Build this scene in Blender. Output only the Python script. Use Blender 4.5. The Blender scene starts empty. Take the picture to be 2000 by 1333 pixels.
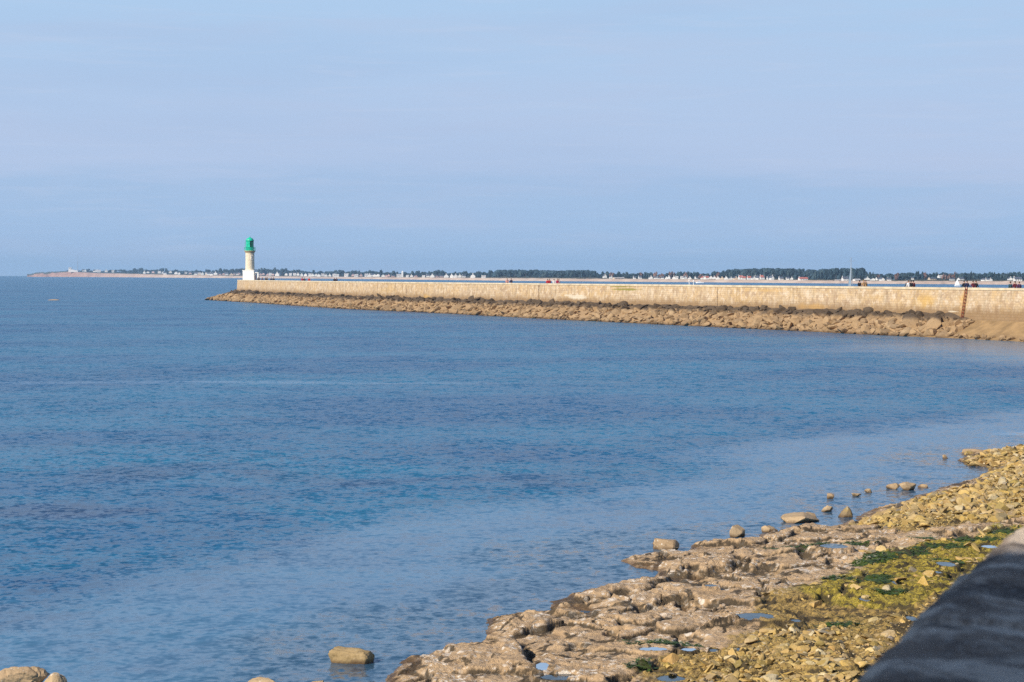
import bpy, bmesh, math, random
import numpy as np
from mathutils import Vector, Matrix

R = math.radians
S = bpy.context.scene
COL = S.collection
rng = np.random.default_rng(7)
random.seed(7)

# ------------------------------------------------------------------ camera, sky, sun, exposure
F = 70.0 / 36.0 * 2000.0            # focal length in photo pixels
CAMZ = 7.5
V0 = 536.0                          # row of the true horizon in the photo
PITCH = math.atan((666.5 - V0) / F)
SUN_EL, SUN_AZ = R(33), R(229)      # azimuth clockwise from +Y (the view direction)
SUNV = Vector((math.cos(SUN_EL) * math.sin(SUN_AZ), math.cos(SUN_EL) * math.cos(SUN_AZ), math.sin(SUN_EL)))

cd = bpy.data.cameras.new('camera')
cam = bpy.data.objects.new('camera', cd)
COL.objects.link(cam)
cam.location = (0, 0, CAMZ)
cam.rotation_euler = (R(90) - PITCH, 0, 0)
cd.lens, cd.sensor_width = 70.0, 36.0
cd.clip_start, cd.clip_end = 0.1, 60000
cd.dof.use_dof = True
cd.dof.focus_distance = 140
cd.dof.aperture_fstop = 8.0
S.camera = cam

S.view_settings.view_transform = 'Standard'
S.view_settings.look = 'None'
S.view_settings.exposure = 0.22
S.view_settings.gamma = 1.0
S.view_settings.use_curve_mapping = False
S.cycles.max_bounces = 8
S.cycles.transparent_max_bounces = 8
S.cycles.volume_bounces = 0
S.cycles.use_denoising = False
S.cycles.use_adaptive_sampling = True
S.cycles.adaptive_threshold = 0.002
S.cycles.sample_clamp_indirect = 6.0
S.cycles.caustics_reflective = False
S.cycles.caustics_refractive = False


class NT:
    """small helper to wire node trees"""
    def __init__(self, tree):
        self.t = tree
        tree.nodes.clear()

    def n(self, typ, props=None, **ins):
        nd = self.t.nodes.new(typ)
        for k, v in (props or {}).items():
            setattr(nd, k, v)
        for k, v in ins.items():
            key = int(k[1:]) if k[0] == 'i' and k[1:].isdigit() else k.replace('_', ' ')
            self.put(nd.inputs[key], v)
        return nd

    def put(self, sock, v):
        if isinstance(v, bpy.types.NodeSocket):
            self.t.links.new(v, sock)
        elif isinstance(v, bpy.types.Node):
            self.t.links.new(v.outputs[0], sock)
        else:
            if sock.type == 'RGBA' and len(v) == 3:
                v = (*v, 1)
            sock.default_value = v

    def math(self, op, a, b=0.0, c=None, clamp=False):
        nd = self.n('ShaderNodeMath', {'operation': op, 'use_clamp': clamp}, i0=a, i1=b)
        if c is not None:
            self.put(nd.inputs[2], c)
        return nd.outputs[0]

    def vmath(self, op, a, b=(0, 0, 0)):
        return self.n('ShaderNodeVectorMath', {'operation': op}, i0=a, i1=b).outputs[0]

    def mix(self, fac, a, b, blend='MIX'):
        nd = self.n('ShaderNodeMix', {'data_type': 'RGBA', 'blend_type': blend})
        self.put(nd.inputs[0], fac)
        self.put(nd.inputs[6], a)
        self.put(nd.inputs[7], b)
        return nd.outputs[2]

    def ramp(self, fac, *stops, interp='LINEAR'):
        nd = self.n('ShaderNodeValToRGB')
        cr = nd.color_ramp
        cr.interpolation = interp
        while len(cr.elements) < len(stops):
            cr.elements.new(0.5)
        for e, (p, c) in zip(cr.elements, stops):
            e.position = p
            e.color = (c, c, c, 1) if isinstance(c, (int, float)) else (*c, 1)
        self.put(nd.inputs[0], fac)
        return nd.outputs[0]

    def noise(self, vec, scale, detail=4, rough=0.55, dist=0.0, out=0):
        nd = self.n('ShaderNodeTexNoise', None, Vector=vec, Scale=scale, Detail=detail, Roughness=rough, Distortion=dist)
        return nd.outputs[out]

    def smooth(self, x, lo, hi):
        nd = self.n('ShaderNodeMapRange', {'interpolation_type': 'SMOOTHSTEP'}, i0=x, i1=lo, i2=hi, i3=0.0, i4=1.0)
        return nd.outputs[0]


# the sky: Nishita overhead, a thin veil of high cloud low over the horizon
w = bpy.data.worlds.new('World')
S.world = w
w.use_nodes = True
N = NT(w.node_tree)
sky = N.n('ShaderNodeTexSky', {'sky_type': 'NISHITA', 'sun_disc': False, 'sun_elevation': SUN_EL, 'sun_rotation': SUN_AZ,
                               'air_density': 1.0, 'dust_density': 0.6, 'ozone_density': 2.0})
tc = N.n('ShaderNodeTexCoord')
sep = N.n('ShaderNodeSeparateXYZ', None, i0=tc.outputs['Generated'])
el = sep.outputs[2]
stretch = N.n('ShaderNodeMapping', None, Vector=tc.outputs['Generated'], Scale=(1.0, 1.0, 9.0)).outputs[0]
n1 = N.noise(stretch, 7.0, 5, 0.55, 0.3)
n2 = N.noise(stretch, 22.0, 4, 0.6, 0.5)
wob = N.math('MULTIPLY_ADD', N.math('SUBTRACT', n2, 0.5), 0.016, el)
wob = N.math('MULTIPLY_ADD', N.math('SUBTRACT', n1, 0.5), 0.02, wob)
SKY_K = 0.1
def sk(c): return tuple(x / SKY_K for x in c)
low = N.mix(N.smooth(el, 0.0, 0.05), sk((0.325, 0.47, 0.685)), sk((0.34, 0.475, 0.68)))
high = N.mix(N.smooth(el, 0.05, 0.14), sk((0.405, 0.508, 0.70)), sk((0.37, 0.525, 0.73)))
veil = N.mix(N.smooth(wob, 0.041, 0.056), low, high)
veil = N.mix(N.math('MULTIPLY', N.smooth(n1, 0.42, 0.7), 0.35), veil, sk((0.42, 0.49, 0.66)))
veil = N.mix(N.math('MULTIPLY', N.smooth(N.noise(stretch, 3.1, 3, 0.5), 0.45, 0.7), 0.3), veil, sk((0.32, 0.45, 0.66)))
wisp = N.noise(N.n('ShaderNodeMapping', None, Vector=tc.outputs['Generated'], Rotation=(0, R(2), 0), Scale=(1.0, 1.0, 14.0)).outputs[0], 16.0, 6, 0.62, 0.6)
veil = N.mix(N.math('MULTIPLY', N.smooth(wisp, 0.50, 0.72), 0.22), veil, sk((0.48, 0.55, 0.70)))
col = N.mix(N.smooth(el, 0.13, 0.42), veil, N.mix(1.0, sky, (0.78, 0.92, 1.12), 'MULTIPLY'))
bg = N.n('ShaderNodeBackground', None, Color=col, Strength=SKY_K)
N.n('ShaderNodeOutputWorld', None, Surface=bg.outputs[0])

sd = bpy.data.lights.new('sun', 'SUN')
sd.energy, sd.angle, sd.color = 4.9, R(0.53), (1.0, 0.91, 0.76)
sun = bpy.data.objects.new('sun', sd)
COL.objects.link(sun)
sun.location = SUNV * 200
sun.rotation_euler = SUNV.to_track_quat('Z', 'Y').to_euler()


# ------------------------------------------------------------------ measuring helpers
def ray(u, v):
    s = (666.5 - v) / F
    return np.array([(u - 1000.0) / F, math.cos(PITCH) + s * math.sin(PITCH), -math.sin(PITCH) + s * math.cos(PITCH)])

def at_z(u, v, z=0.0):
    d = ray(u, v)
    t = (z - CAMZ) / d[2]
    return d[0] * t, d[1] * t

def at_y(u, v, y):
    d = ray(u, v)
    t = y / d[1]
    return Vector((d[0] * t, y, CAMZ + d[2] * t))

def row_z(v, y):            # height that shows on row v at distance y
    return at_y(1000, v, y).z

def lerp_tab(tab):
    xs, ys = zip(*tab)
    return lambda x: np.interp(x, xs, ys)


# ------------------------------------------------------------------ object helpers
def tag(o, label=None, cat=None, group=None, kind=None):
    if label: o['label'] = label
    if cat: o['category'] = cat
    if group: o['group'] = group
    if kind: o['kind'] = kind
    return o

def empty(name, loc, rz=0.0, parent=None):
    o = bpy.data.objects.new(name, None)
    COL.objects.link(o)
    o.location = loc
    o.rotation_euler = (0, 0, rz)
    o.empty_display_size = 0.2
    if parent: o.parent = parent
    return o

def link_mesh(name, me, m=None, parent=None):
    o = bpy.data.objects.new(name, me)
    COL.objects.link(o)
    if m is not None and not me.materials:
        for mm in (m if isinstance(m, (list, tuple)) else [m]):
            me.materials.append(mm)
    if parent: o.parent = parent
    return o

def np_mesh(name, V, Q=None, T=None, smooth=False):
    """mesh from numpy arrays of quads and/or triangles"""
    me = bpy.data.meshes.new(name)
    V = np.asarray(V, dtype=np.float32)
    me.vertices.add(len(V))
    me.vertices.foreach_set('co', V.ravel())
    loops, starts, n = [], [], 0
    for A, k in ((Q, 4), (T, 3)):
        if A is not None and len(A):
            A = np.asarray(A, dtype=np.int32)
            loops.append(A.ravel())
            starts.append(n + np.arange(len(A), dtype=np.int32) * k)
            n += A.size
    loops = np.concatenate(loops); starts = np.concatenate(starts)
    me.loops.add(len(loops)); me.polygons.add(len(starts))
    me.loops.foreach_set('vertex_index', loops)
    me.polygons.foreach_set('loop_start', starts)
    me.update(calc_edges=True)
    me.validate()
    me.polygons.foreach_set('use_smooth', np.full(len(me.polygons), smooth))
    return me

def set_attr(me, name, vals):
    a = me.attributes.new(name, 'FLOAT', 'POINT')
    a.data.foreach_set('value', np.asarray(vals, dtype=np.float32))

def set_uv(me, uv):
    """uv per vertex"""
    l = me.uv_layers.new(name='UVMap')
    idx = np.empty(len(me.loops), dtype=np.int32)
    me.loops.foreach_get('vertex_index', idx)
    l.data.foreach_set('uv', np.asarray(uv, dtype=np.float32)[idx].ravel())

class MB:
    """collects simple solids into one mesh"""
    def __init__(self): self.v, self.f = [], []
    def add(self, vs, fs):
        k = len(self.v)
        self.v += [tuple(p) for p in vs]
        self.f += [tuple(i + k for i in f) for f in fs]
        return self
    def box(self, cx, cy, cz, sx, sy, sz, taper=1.0):
        x, y, z = sx / 2, sy / 2, sz / 2
        t = taper
        self.add([(cx-x, cy-y, cz-z), (cx+x, cy-y, cz-z), (cx+x, cy+y, cz-z), (cx-x, cy+y, cz-z),
                  (cx-x*t, cy-y*t, cz+z), (cx+x*t, cy-y*t, cz+z), (cx+x*t, cy+y*t, cz+z), (cx-x*t, cy+y*t, cz+z)],
                 [(3,2,1,0), (4,5,6,7), (0,1,5,4), (1,2,6,5), (2,3,7,6), (3,0,4,7)])
        return self
    def lathe(self, prof, n=24, cx=0, cy=0, caps=True, a0=0.0, a1=2*math.pi):
        full = abs(a1 - a0 - 2*math.pi) < 1e-6
        m = n if full else n + 1
        vs = [(cx + r*math.cos(a0+(a1-a0)*i/n), cy + r*math.sin(a0+(a1-a0)*i/n), z) for (r, z) in prof for i in range(m)]
        fs = []
        for k in range(len(prof) - 1):
            for i in range(n):
                j = (i + 1) % m
                fs.append((k*m+i, k*m+j, (k+1)*m+j, (k+1)*m+i))
        if caps and full:
            fs.append(tuple(reversed(range(m))))
            fs.append(tuple((len(prof)-1)*m + i for i in range(m)))
        return self.add(vs, fs)
    def tube(self, a, b, r, r2=None, n=8):
        a, b = Vector(a), Vector(b)
        r2 = r if r2 is None else r2
        d = (b - a).normalized()
        x = d.orthogonal().normalized(); y = d.cross(x)
        vs = []
        for p, q in ((a, r), (b, r2)):
            vs += [p + (x*math.cos(2*math.pi*i/n) + y*math.sin(2*math.pi*i/n)) * q for i in range(n)]
        fs = [(i, (i+1) % n, n+(i+1) % n, n+i) for i in range(n)]
        fs += [tuple(reversed(range(n))), tuple(range(n, 2*n))]
        return self.add(vs, fs)
    def prism(self, poly, z0, z1):
        n = len(poly)
        return self.add([(x, y, z0) for x, y in poly] + [(x, y, z1) for x, y in poly],
                        [tuple(reversed(range(n))), tuple(range(n, 2*n))] + [(i, (i+1) % n, n+(i+1) % n, n+i) for i in range(n)])
    def build(self, name, m=None, parent=None, smooth=False, bevel=0.0):
        me = bpy.data.meshes.new(name)
        me.from_pydata(self.v, [], self.f)
        bm = bmesh.new(); bm.from_mesh(me)
        bmesh.ops.recalc_face_normals(bm, faces=bm.faces)
        if bevel:
            bmesh.ops.bevel(bm, geom=bm.edges[:], offset=bevel, segments=2, affect='EDGES', profile=0.6)
        bm.to_mesh(me); bm.free()
        if smooth:
            for p in me.polygons: p.use_smooth = True
        return link_mesh(name, me, m, parent)

def copy_tree(o, parent=None):
    c = o.copy(); COL.objects.link(c)
    if parent: c.parent = parent
    for ch in o.children:
        copy_tree(ch, c)
    return c


# ------------------------------------------------------------------ materials
def new_mat(name):
    m = bpy.data.materials.new(name)
    m.use_nodes = True
    N = NT(m.node_tree)
    return m, N

def finish(N, color, rough=0.85, normal=None, spec=0.3):
    p = N.n('ShaderNodeBsdfPrincipled')
    N.put(p.inputs['Base Color'], color)
    N.put(p.inputs['Roughness'], rough)
    p.inputs['Specular IOR Level'].default_value = spec
    if normal is not None: N.put(p.inputs['Normal'], normal)
    N.n('ShaderNodeOutputMaterial', None, Surface=p.outputs[0])
    return p

def mat_plain(name, c, rough=0.8, var=0.25, scale=3.0, spec=0.3, rand=0.0):
    m, N = new_mat(name)
    tc = N.n('ShaderNodeTexCoord')
    n = N.noise(tc.outputs['Object'], scale, 4, 0.6)
    dark = tuple(x * (1 - var) for x in c); light = tuple(min(1, x * (1 + var)) for x in c)
    cc = N.mix(N.smooth(n, 0.3, 0.7), dark, light)
    if rand:
        oi = N.n('ShaderNodeObjectInfo')
        k = N.math('MULTIPLY_ADD', oi.outputs['Random'], 2 * rand, 1 - rand)
        g = N.n('ShaderNodeCombineXYZ', None, i0=k, i1=k, i2=k)
        cc = N.mix(1.0, cc, g.outputs[0], 'MULTIPLY')
    finish(N, cc, rough, spec=spec)
    return m

def bump(N, h, strength=0.4, dist=0.05):
    return N.n('ShaderNodeBump', None, Strength=strength, Distance=dist, Height=h).outputs[0]

# stone of the shore: rock shelf, weed and algae by baked growth masks
def mat_shore():
    m, N = new_mat('shore_rock')
    geo = N.n('ShaderNodeNewGeometry')
    P = geo.outputs['Position']
    z = N.n('ShaderNodeSeparateXYZ', None, i0=P).outputs[2]
    def A(n): return N.n('ShaderNodeAttribute', {'attribute_name': n}).outputs['Fac']
    nb = N.noise(P, 0.9, 5, 0.6); nm = N.noise(P, 3.5, 5, 0.62); nf = N.noise(P, 16.0, 4, 0.65)
    nff = N.noise(P, 60.0, 3, 0.7)
    rock = N.mix(N.smooth(nb, 0.3, 0.7), (0.45, 0.30, 0.165), (0.57, 0.39, 0.22))
    rock = N.mix(N.math('MULTIPLY', N.smooth(nm, 0.45, 0.72), 0.6), rock, (0.60, 0.42, 0.25))
    rock = N.mix(N.math('MULTIPLY', N.smooth(nf, 0.52, 0.75), 0.5), rock, (0.20, 0.135, 0.08))
    rock = N.mix(N.math('MULTIPLY', N.smooth(N.noise(P, 1.8, 5, 0.65, 0.3), 0.52, 0.66), 0.5), rock, (0.25, 0.175, 0.11))
    # yellow algae film
    ny = N.math('ADD', A('yellow'), N.math('MULTIPLY', N.math('SUBTRACT', nm, 0.5), 0.9))
    yel = N.mix(N.smooth(nf, 0.35, 0.65), (0.25, 0.16, 0.05), (0.47, 0.31, 0.085))
    yel = N.mix(N.math('MULTIPLY', N.smooth(nb, 0.5, 0.75), 0.55), yel, (0.24, 0.20, 0.03))
    rock = N.mix(N.math('MULTIPLY', N.smooth(ny, 0.42, 0.72), 0.92), rock, yel)
    # moss
    nmo = N.math('ADD', A('moss'), N.math('MULTIPLY', N.math('SUBTRACT', N.noise(P, 2.2, 5, 0.65), 0.5), 1.0))
    moss = N.mix(N.smooth(nf, 0.35, 0.65), (0.20, 0.15, 0.016), (0.47, 0.36, 0.05))
    rock = N.mix(N.math('MULTIPLY', N.smooth(nmo, 0.28, 0.58), 0.9), rock, moss)
    ngr = N.math('ADD', A('weed'), N.math('MULTIPLY', N.math('SUBTRACT', nm, 0.5), 1.3))
    rock = N.mix(N.smooth(ngr, 0.5, 0.66), rock, N.mix(nf, (0.02, 0.042, 0.006), (0.085, 0.13, 0.015)))
    # barnacles: clusters of pale specks
    vo = N.n('ShaderNodeTexVoronoi', None, Vector=P, Scale=9.5, Randomness=1.0)
    spot = N.math('LESS_THAN', vo.outputs['Distance'], N.math('MULTIPLY', vo.outputs['Color'], 0.56))
    clus = N.smooth(N.noise(P, 1.3, 4, 0.6), 0.42, 0.60)
    vo2 = N.n('ShaderNodeTexVoronoi', None, Vector=P, Scale=5.2, Randomness=1.0)
    spot2 = N.math('LESS_THAN', vo2.outputs['Distance'], N.math('MULTIPLY', N.math('SUBTRACT', vo2.outputs['Color'], 0.28), 0.95))
    spot = N.math('MAXIMUM', spot, spot2)
    bar = N.math('MULTIPLY', N.math('MULTIPLY', spot, clus), N.math('SUBTRACT', 1.0, A('yellow'), clamp=True))
    rock = N.mix(N.math('MULTIPLY', bar, 0.8), rock, (0.80, 0.70, 0.58))
    # cracks hold dark weed; risers, stone gaps and hollows share the tone; the foot of the rock is wet and brown
    crk = N.math('MULTIPLY', N.smooth(A('crack'), 0.15, 0.6), N.smooth(nm, 0.3, 0.52))
    rock = N.mix(N.math('MULTIPLY', crk, 0.9), rock, (0.045, 0.034, 0.02))
    zz = N.math('MULTIPLY_ADD', N.math('SUBTRACT', nm, 0.5), 0.22, z)
    rock = N.mix(N.math('MULTIPLY', N.smooth(zz, 0.14, 0.02), 0.8), rock, (0.13, 0.075, 0.032))
    bed = N.mix(N.smooth(nb, 0.42, 0.6), (0.035, 0.04, 0.045), (0.15, 0.125, 0.095))
    rock = N.mix(N.smooth(z, -0.03, -0.22), rock, bed)
    h = N.math('ADD', N.math('MULTIPLY', nm, 0.6), N.math('ADD', N.math('MULTIPLY', nf, 0.3), N.math('MULTIPLY', nff, 0.12)))
    rgh = N.math('SUBTRACT', 0.9, N.math('MULTIPLY', N.smooth(zz, 0.12, 0.0), 0.5))
    finish(N, rock, rgh, bump(N, h, 1.0, 0.16), 0.3)
    return m

def mat_stone(name, tones, algae, barn=0.5, wet=True, zdark=None, sc=1.0, shelly=19.0):
    """loose stones: tones vary from stone to stone"""
    m, N = new_mat(name)
    geo = N.n('ShaderNodeNewGeometry')
    P = geo.outputs['Position']
    z = N.n('ShaderNodeSeparateXYZ', None, i0=P).outputs[2]
    rnd = geo.outputs['Random Per Island']
    oi = N.n('ShaderNodeObjectInfo').outputs['Random']
    r = N.math('FRACT', N.math('ADD', rnd, oi))
    base = N.ramp(r, *[(i / max(1, len(tones) - 1), c) for i, c in enumerate(tones)])
    nm = N.noise(P, 2.8 * sc, 5, 0.62); nf = N.noise(P, 14.0 * sc, 4, 0.65)
    base = N.mix(N.math('MULTIPLY', N.smooth(nm, 0.4, 0.7), 0.55), base, algae)
    if shelly == 19.0: base = N.mix(N.math('MULTIPLY', N.smooth(N.noise(P, 0.55, 4, 0.6, 0.4), 0.46, 0.6), 0.35), base, (0.38, 0.26, 0.05))
    base = N.mix(N.math('MULTIPLY', N.smooth(nf, 0.5, 0.75), 0.6), base, N.mix(1.0, base, (0.40, 0.37, 0.33), 'MULTIPLY'))
    if barn:
        vo = N.n('ShaderNodeTexVoronoi', None, Vector=P, Scale=shelly)
        spot = N.math('LESS_THAN', vo.outputs['Distance'], N.math('MULTIPLY', vo.outputs['Color'], 0.4))
        bar = N.math('MULTIPLY', spot, N.smooth(N.noise(P, 1.6 * sc, 3, 0.6), 0.45, 0.65))
        base = N.mix(N.math('MULTIPLY', bar, barn), base, (0.66, 0.58, 0.48))
    zz = N.math('MULTIPLY_ADD', N.math('SUBTRACT', nm, 0.5), 0.25 / sc, z)
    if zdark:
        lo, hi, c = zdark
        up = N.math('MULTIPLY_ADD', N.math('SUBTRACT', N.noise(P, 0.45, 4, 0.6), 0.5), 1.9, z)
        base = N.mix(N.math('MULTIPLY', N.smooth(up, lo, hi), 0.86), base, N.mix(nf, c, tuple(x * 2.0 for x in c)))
    if wet:
        base = N.mix(N.smooth(zz, 0.12 / sc, -0.02), base, (0.11, 0.065, 0.03))
    h = N.math('ADD', N.math('MULTIPLY', nm, 0.5), N.math('MULTIPLY', nf, 0.4))
    finish(N, base, 0.85, bump(N, h, 0.7, 0.06 / sc), 0.3)
    return m

def mat_masonry():
    m, N = new_mat('pier_masonry')
    uv = N.n('ShaderNodeUVMap').outputs[0]
    sp = N.n('ShaderNodeSeparateXYZ', None, i0=uv)
    s, z = sp.outputs[0], sp.outputs[1]
    wob = N.noise(uv, 0.8, 3, 0.5, out=1)
    uvw = N.vmath('ADD', uv, N.vmath('MULTIPLY', N.vmath('SUBTRACT', wob, (0.5, 0.5, 0.5)), (0.4, 0.16, 0)))
    br = N.n('ShaderNodeTexBrick', {'offset': 0.5, 'squash': 0.7, 'squash_frequency': 3}, Vector=uvw, Scale=1.0, Color1=(0, 0, 0), Color2=(1, 1, 1),
             Mortar=(0.5, 0.5, 0.5), Mortar_Size=0.025, Mortar_Smooth=0.4, Bias=0.0, Brick_Width=0.66, Row_Height=0.31)
    tone = br.outputs['Color']; mort = br.outputs['Fac']
    base = N.ramp(tone, (0.0, (0.44, 0.32, 0.20)), (0.3, (0.52, 0.385, 0.24)), (0.55, (0.58, 0.44, 0.29)), (0.8, (0.54, 0.375, 0.21)), (1.0, (0.61, 0.49, 0.35)))
    big = N.noise(uv, 0.07, 4, 0.6); mid = N.noise(uv, 0.5, 5, 0.6); fine = N.noise(uv, 3.0, 4, 0.65)
    base = N.mix(N.math('MULTIPLY', N.smooth(big, 0.4, 0.68), 0.45), base, (0.58, 0.36, 0.12))
    base = N.mix(N.math('MULTIPLY', N.smooth(mid, 0.48, 0.72), 0.45), base, (0.63, 0.55, 0.42))
    base = N.mix(N.math('MULTIPLY', N.smooth(fine, 0.5, 0.78), 0.45), base, (0.30, 0.205, 0.12))
    blo = N.noise(uv, 1.1, 3, 0.55, 0.5, out=1)
    bs = N.n('ShaderNodeSeparateXYZ', None, i0=blo)
    base = N.mix(N.math('MULTIPLY', N.smooth(bs.outputs[0], 0.51, 0.62), 0.75), base, (0.68, 0.55, 0.40))
    base = N.mix(N.math('MULTIPLY', N.smooth(bs.outputs[1], 0.51, 0.62), 0.5), base, (0.58, 0.40, 0.20))
    base = N.mix(N.math('MULTIPLY', N.smooth(bs.outputs[2], 0.51, 0.62), 0.75), base, (0.40, 0.275, 0.17))
    base = N.mix(N.math('MULTIPLY', mort, 0.22), base, (0.30, 0.215, 0.13))
    # run-down streaks and the tidal band at the foot
    stv = N.n('ShaderNodeMapping', None, Vector=uv, Scale=(1.5, 0.14, 1)).outputs[0]
    st = N.noise(stv, 1.0, 4, 0.6)
    base = N.mix(N.math('MULTIPLY', N.smooth(st, 0.5, 0.7), 0.6), base, (0.27, 0.185, 0.10))
    zz = N.math('MULTIPLY_ADD', N.math('SUBTRACT', st, 0.5), 1.6, N.math('MULTIPLY_ADD', N.math('SUBTRACT', mid, 0.5), 1.2, z))
    base = N.mix(N.math('MULTIPLY', N.smooth(zz, 4.1, 2.8), 0.85), base, (0.25, 0.155, 0.075))
    def stain(base, s0, z0, ws, hz, c, k, nz, thr=0.5):
        a = N.math('DIVIDE', N.math('SUBTRACT', s, s0), ws)
        b = N.math('DIVIDE', N.math('SUBTRACT', z, z0), hz)
        d = N.math('SQRT', N.math('ADD', N.math('MULTIPLY', a, a), N.math('MULTIPLY', b, b)))
        d = N.math('MULTIPLY_ADD', N.math('SUBTRACT', N.noise(uv, nz, 3, 0.6), 0.5), 1.4, d)
        return N.mix(N.math('MULTIPLY', N.smooth(d, 1.0, thr), k), base, c)
    for a in STAINS:
        base = stain(base, *a)
    h = N.math('ADD', N.math('MULTIPLY', mort, -0.8), N.math('MULTIPLY', fine, 0.5))
    finish(N, base, 0.9, bump(N, h, 0.6, 0.06), 0.2)
    return m

def mat_water(name, calm=False):
    m, N = new_mat(name)
    geo = N.n('ShaderNodeNewGeometry')
    P = geo.outputs['Position']
    P2 = N.vmath('MULTIPLY', P, (1, 1, 0))
    shallow = N.n('ShaderNodeAttribute', {'attribute_name': 'shallow'}).outputs['Fac']
    def slope(scale, amp, stretch=(1, 1, 1), detail=2, seed=0.0):
        v = N.vmath('ADD', N.vmath('MULTIPLY', P2, stretch), (seed, seed * 1.7, 0))
        c = N.noise(v, scale, detail, 0.6, out=1)
        return N.vmath('MULTIPLY', N.vmath('SUBTRACT', c, (0.5, 0.5, 0.5)), (amp, amp, 0))
    s = N.vmath('ADD', slope(4.6, 1.35, (1.0, 1.0, 1), 1), slope(9.0, 0.7, (1.0, 1, 1), 1, 31.0))
    s = N.vmath('ADD', s, slope(1.9, 1.3, (1.4, 1.0, 1), 2, 57.0))
    s = N.vmath('ADD', s, slope(0.6, 0.75, (1.2, 1.0, 1), 1, 91.0))
    s = N.vmath('ADD', s, slope(0.16, 0.22, (0.7, 1.0, 1), 1, 13.0))
    if calm:
        amp = 0.05
    else:
        # wind: gusts, long slicks and sheltered water by the rocks
        slv = N.n('ShaderNodeMapping', None, Vector=P2, Rotation=(0, 0, R(-9)), Scale=(0.006, 0.042, 1)).outputs[0]
        slick = N.smooth(N.noise(slv, 1.0, 4, 0.55, 0.6), 0.60, 0.70)
        gust = N.smooth(N.noise(N.vmath('MULTIPLY', P2, (0.02, 0.045, 1)), 1.0, 4, 0.6), 0.3, 0.7)
        amp = N.math('MULTIPLY_ADD', gust, 0.45, 0.70)
        amp = N.math('MULTIPLY', amp, N.math('MULTIPLY_ADD', slick, -0.55, 1.0))
        calmq = N.smooth(shallow, 0.12, 0.55)
        corner = N.n('ShaderNodeVectorMath', {'operation': 'LENGTH'}, i0=N.vmath('MULTIPLY', N.vmath('SUBTRACT', P2, (84, 196, 0)), (0.021, 0.021, 1))).outputs[1]
        calmq = N.math('MAXIMUM', calmq, N.smooth(N.math('ADD', corner, N.math('MULTIPLY', N.math('SUBTRACT', gust, 0.5), 0.25)), 1.25, 0.75))
        amp = N.math('MULTIPLY', amp, N.math('MULTIPLY_ADD', calmq, -0.72, 1.0))
        rgh = N.math('MULTIPLY_ADD', slick, -0.10, N.math('MULTIPLY_ADD', calmq, -0.07, 0.29))
    sc = N.n('ShaderNodeVectorMath', {'operation': 'SCALE'}, i0=s)
    N.put(sc.inputs[3], amp)
    nrm = N.vmath('NORMALIZE', N.vmath('ADD', sc.outputs[0], (0, 0, 1)))
    if calm:
        body = (0.03, 0.045, 0.04)
        clear = 0.75
    else:
        pv = N.vmath('MULTIPLY', P2, (0.035, 0.05, 1))
        p1 = N.noise(pv, 1.0, 5, 0.6, 0.4)
        p2 = N.noise(N.vmath('MULTIPLY', P2, (0.16, 0.2, 1)), 1.0, 4, 0.6)
        body = N.mix(N.smooth(p1, 0.36, 0.62), (0.014, 0.088, 0.195), (0.020, 0.138, 0.250))
        body = N.mix(N.math('MULTIPLY', N.smooth(p2, 0.5, 0.72), 0.3), body, (0.020, 0.060, 0.150))
        py = N.n('ShaderNodeSeparateXYZ', None, i0=P2).outputs[1]
        weedy = N.math('MULTIPLY', N.smooth(py, 110, 48), N.smooth(N.noise(N.vmath('MULTIPLY', P2, (0.11, 0.13, 1)), 1.0, 4, 0.6, 0.3), 0.50, 0.64))
        body = N.mix(N.math('MULTIPLY', weedy, 0.6), body, (0.055, 0.050, 0.105))
        body = N.mix(N.math('MULTIPLY', calmq, 0.65), body, (0.085, 0.185, 0.29))  # brighter sky reflection of calm water put into its body colour
        clear = N.math('MULTIPLY', N.smooth(shallow, 0.78, 1.1), 0.6)
    op = N.n('ShaderNodeBsdfPrincipled', None, Base_Color=body, Roughness=0.12 if calm else rgh, IOR=1.333, Normal=nrm)
    tr = N.n('ShaderNodeBsdfTransparent', None, Color=(0.62, 0.80, 0.86))
    gl = N.n('ShaderNodeBsdfGlossy', None, Color=(1, 1, 1), Roughness=0.08, Normal=nrm)
    fr = N.n('ShaderNodeFresnel', None, IOR=1.333, Normal=nrm)
    cl = N.n('ShaderNodeMixShader', None, i0=fr.outputs[0], i1=tr.outputs[0], i2=gl.outputs[0])
    mx = N.n('ShaderNodeMixShader', None, i0=clear, i1=op.outputs[0], i2=cl.outputs[0])
    N.n('ShaderNodeOutputMaterial', None, Surface=mx.outputs[0])
    return m

# ------------------------------------------------------------------ numpy noise
def _hash(ix, iy, k):
    h = (ix.astype(np.int64) * 374761393 + iy.astype(np.int64) * 668265263 + k * 974634777) & 0xFFFFFFFF
    h = ((h ^ (h >> 13)) * 1274126177) & 0xFFFFFFFF
    h = h ^ (h >> 16)
    return (h & 0xFFFFFF) / float(0x1000000)

def vnoise(x, y, k=0):
    ix, iy = np.floor(x), np.floor(y)
    fx, fy = x - ix, y - iy
    fx = fx * fx * (3 - 2 * fx); fy = fy * fy * (3 - 2 * fy)
    a, b = _hash(ix, iy, k), _hash(ix + 1, iy, k)
    c, d = _hash(ix, iy + 1, k), _hash(ix + 1, iy + 1, k)
    return (a * (1 - fx) + b * fx) * (1 - fy) + (c * (1 - fx) + d * fx) * fy

def fbm(x, y, octs=4, k=0, g=0.5):
    t, a, n = 0, 1.0, 0
    for o in range(octs):
        t = t + a * vnoise(x * 2**o + 17.3 * o, y * 2**o - 9.1 * o, k + o); n += a; a *= g
    return t / n

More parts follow.
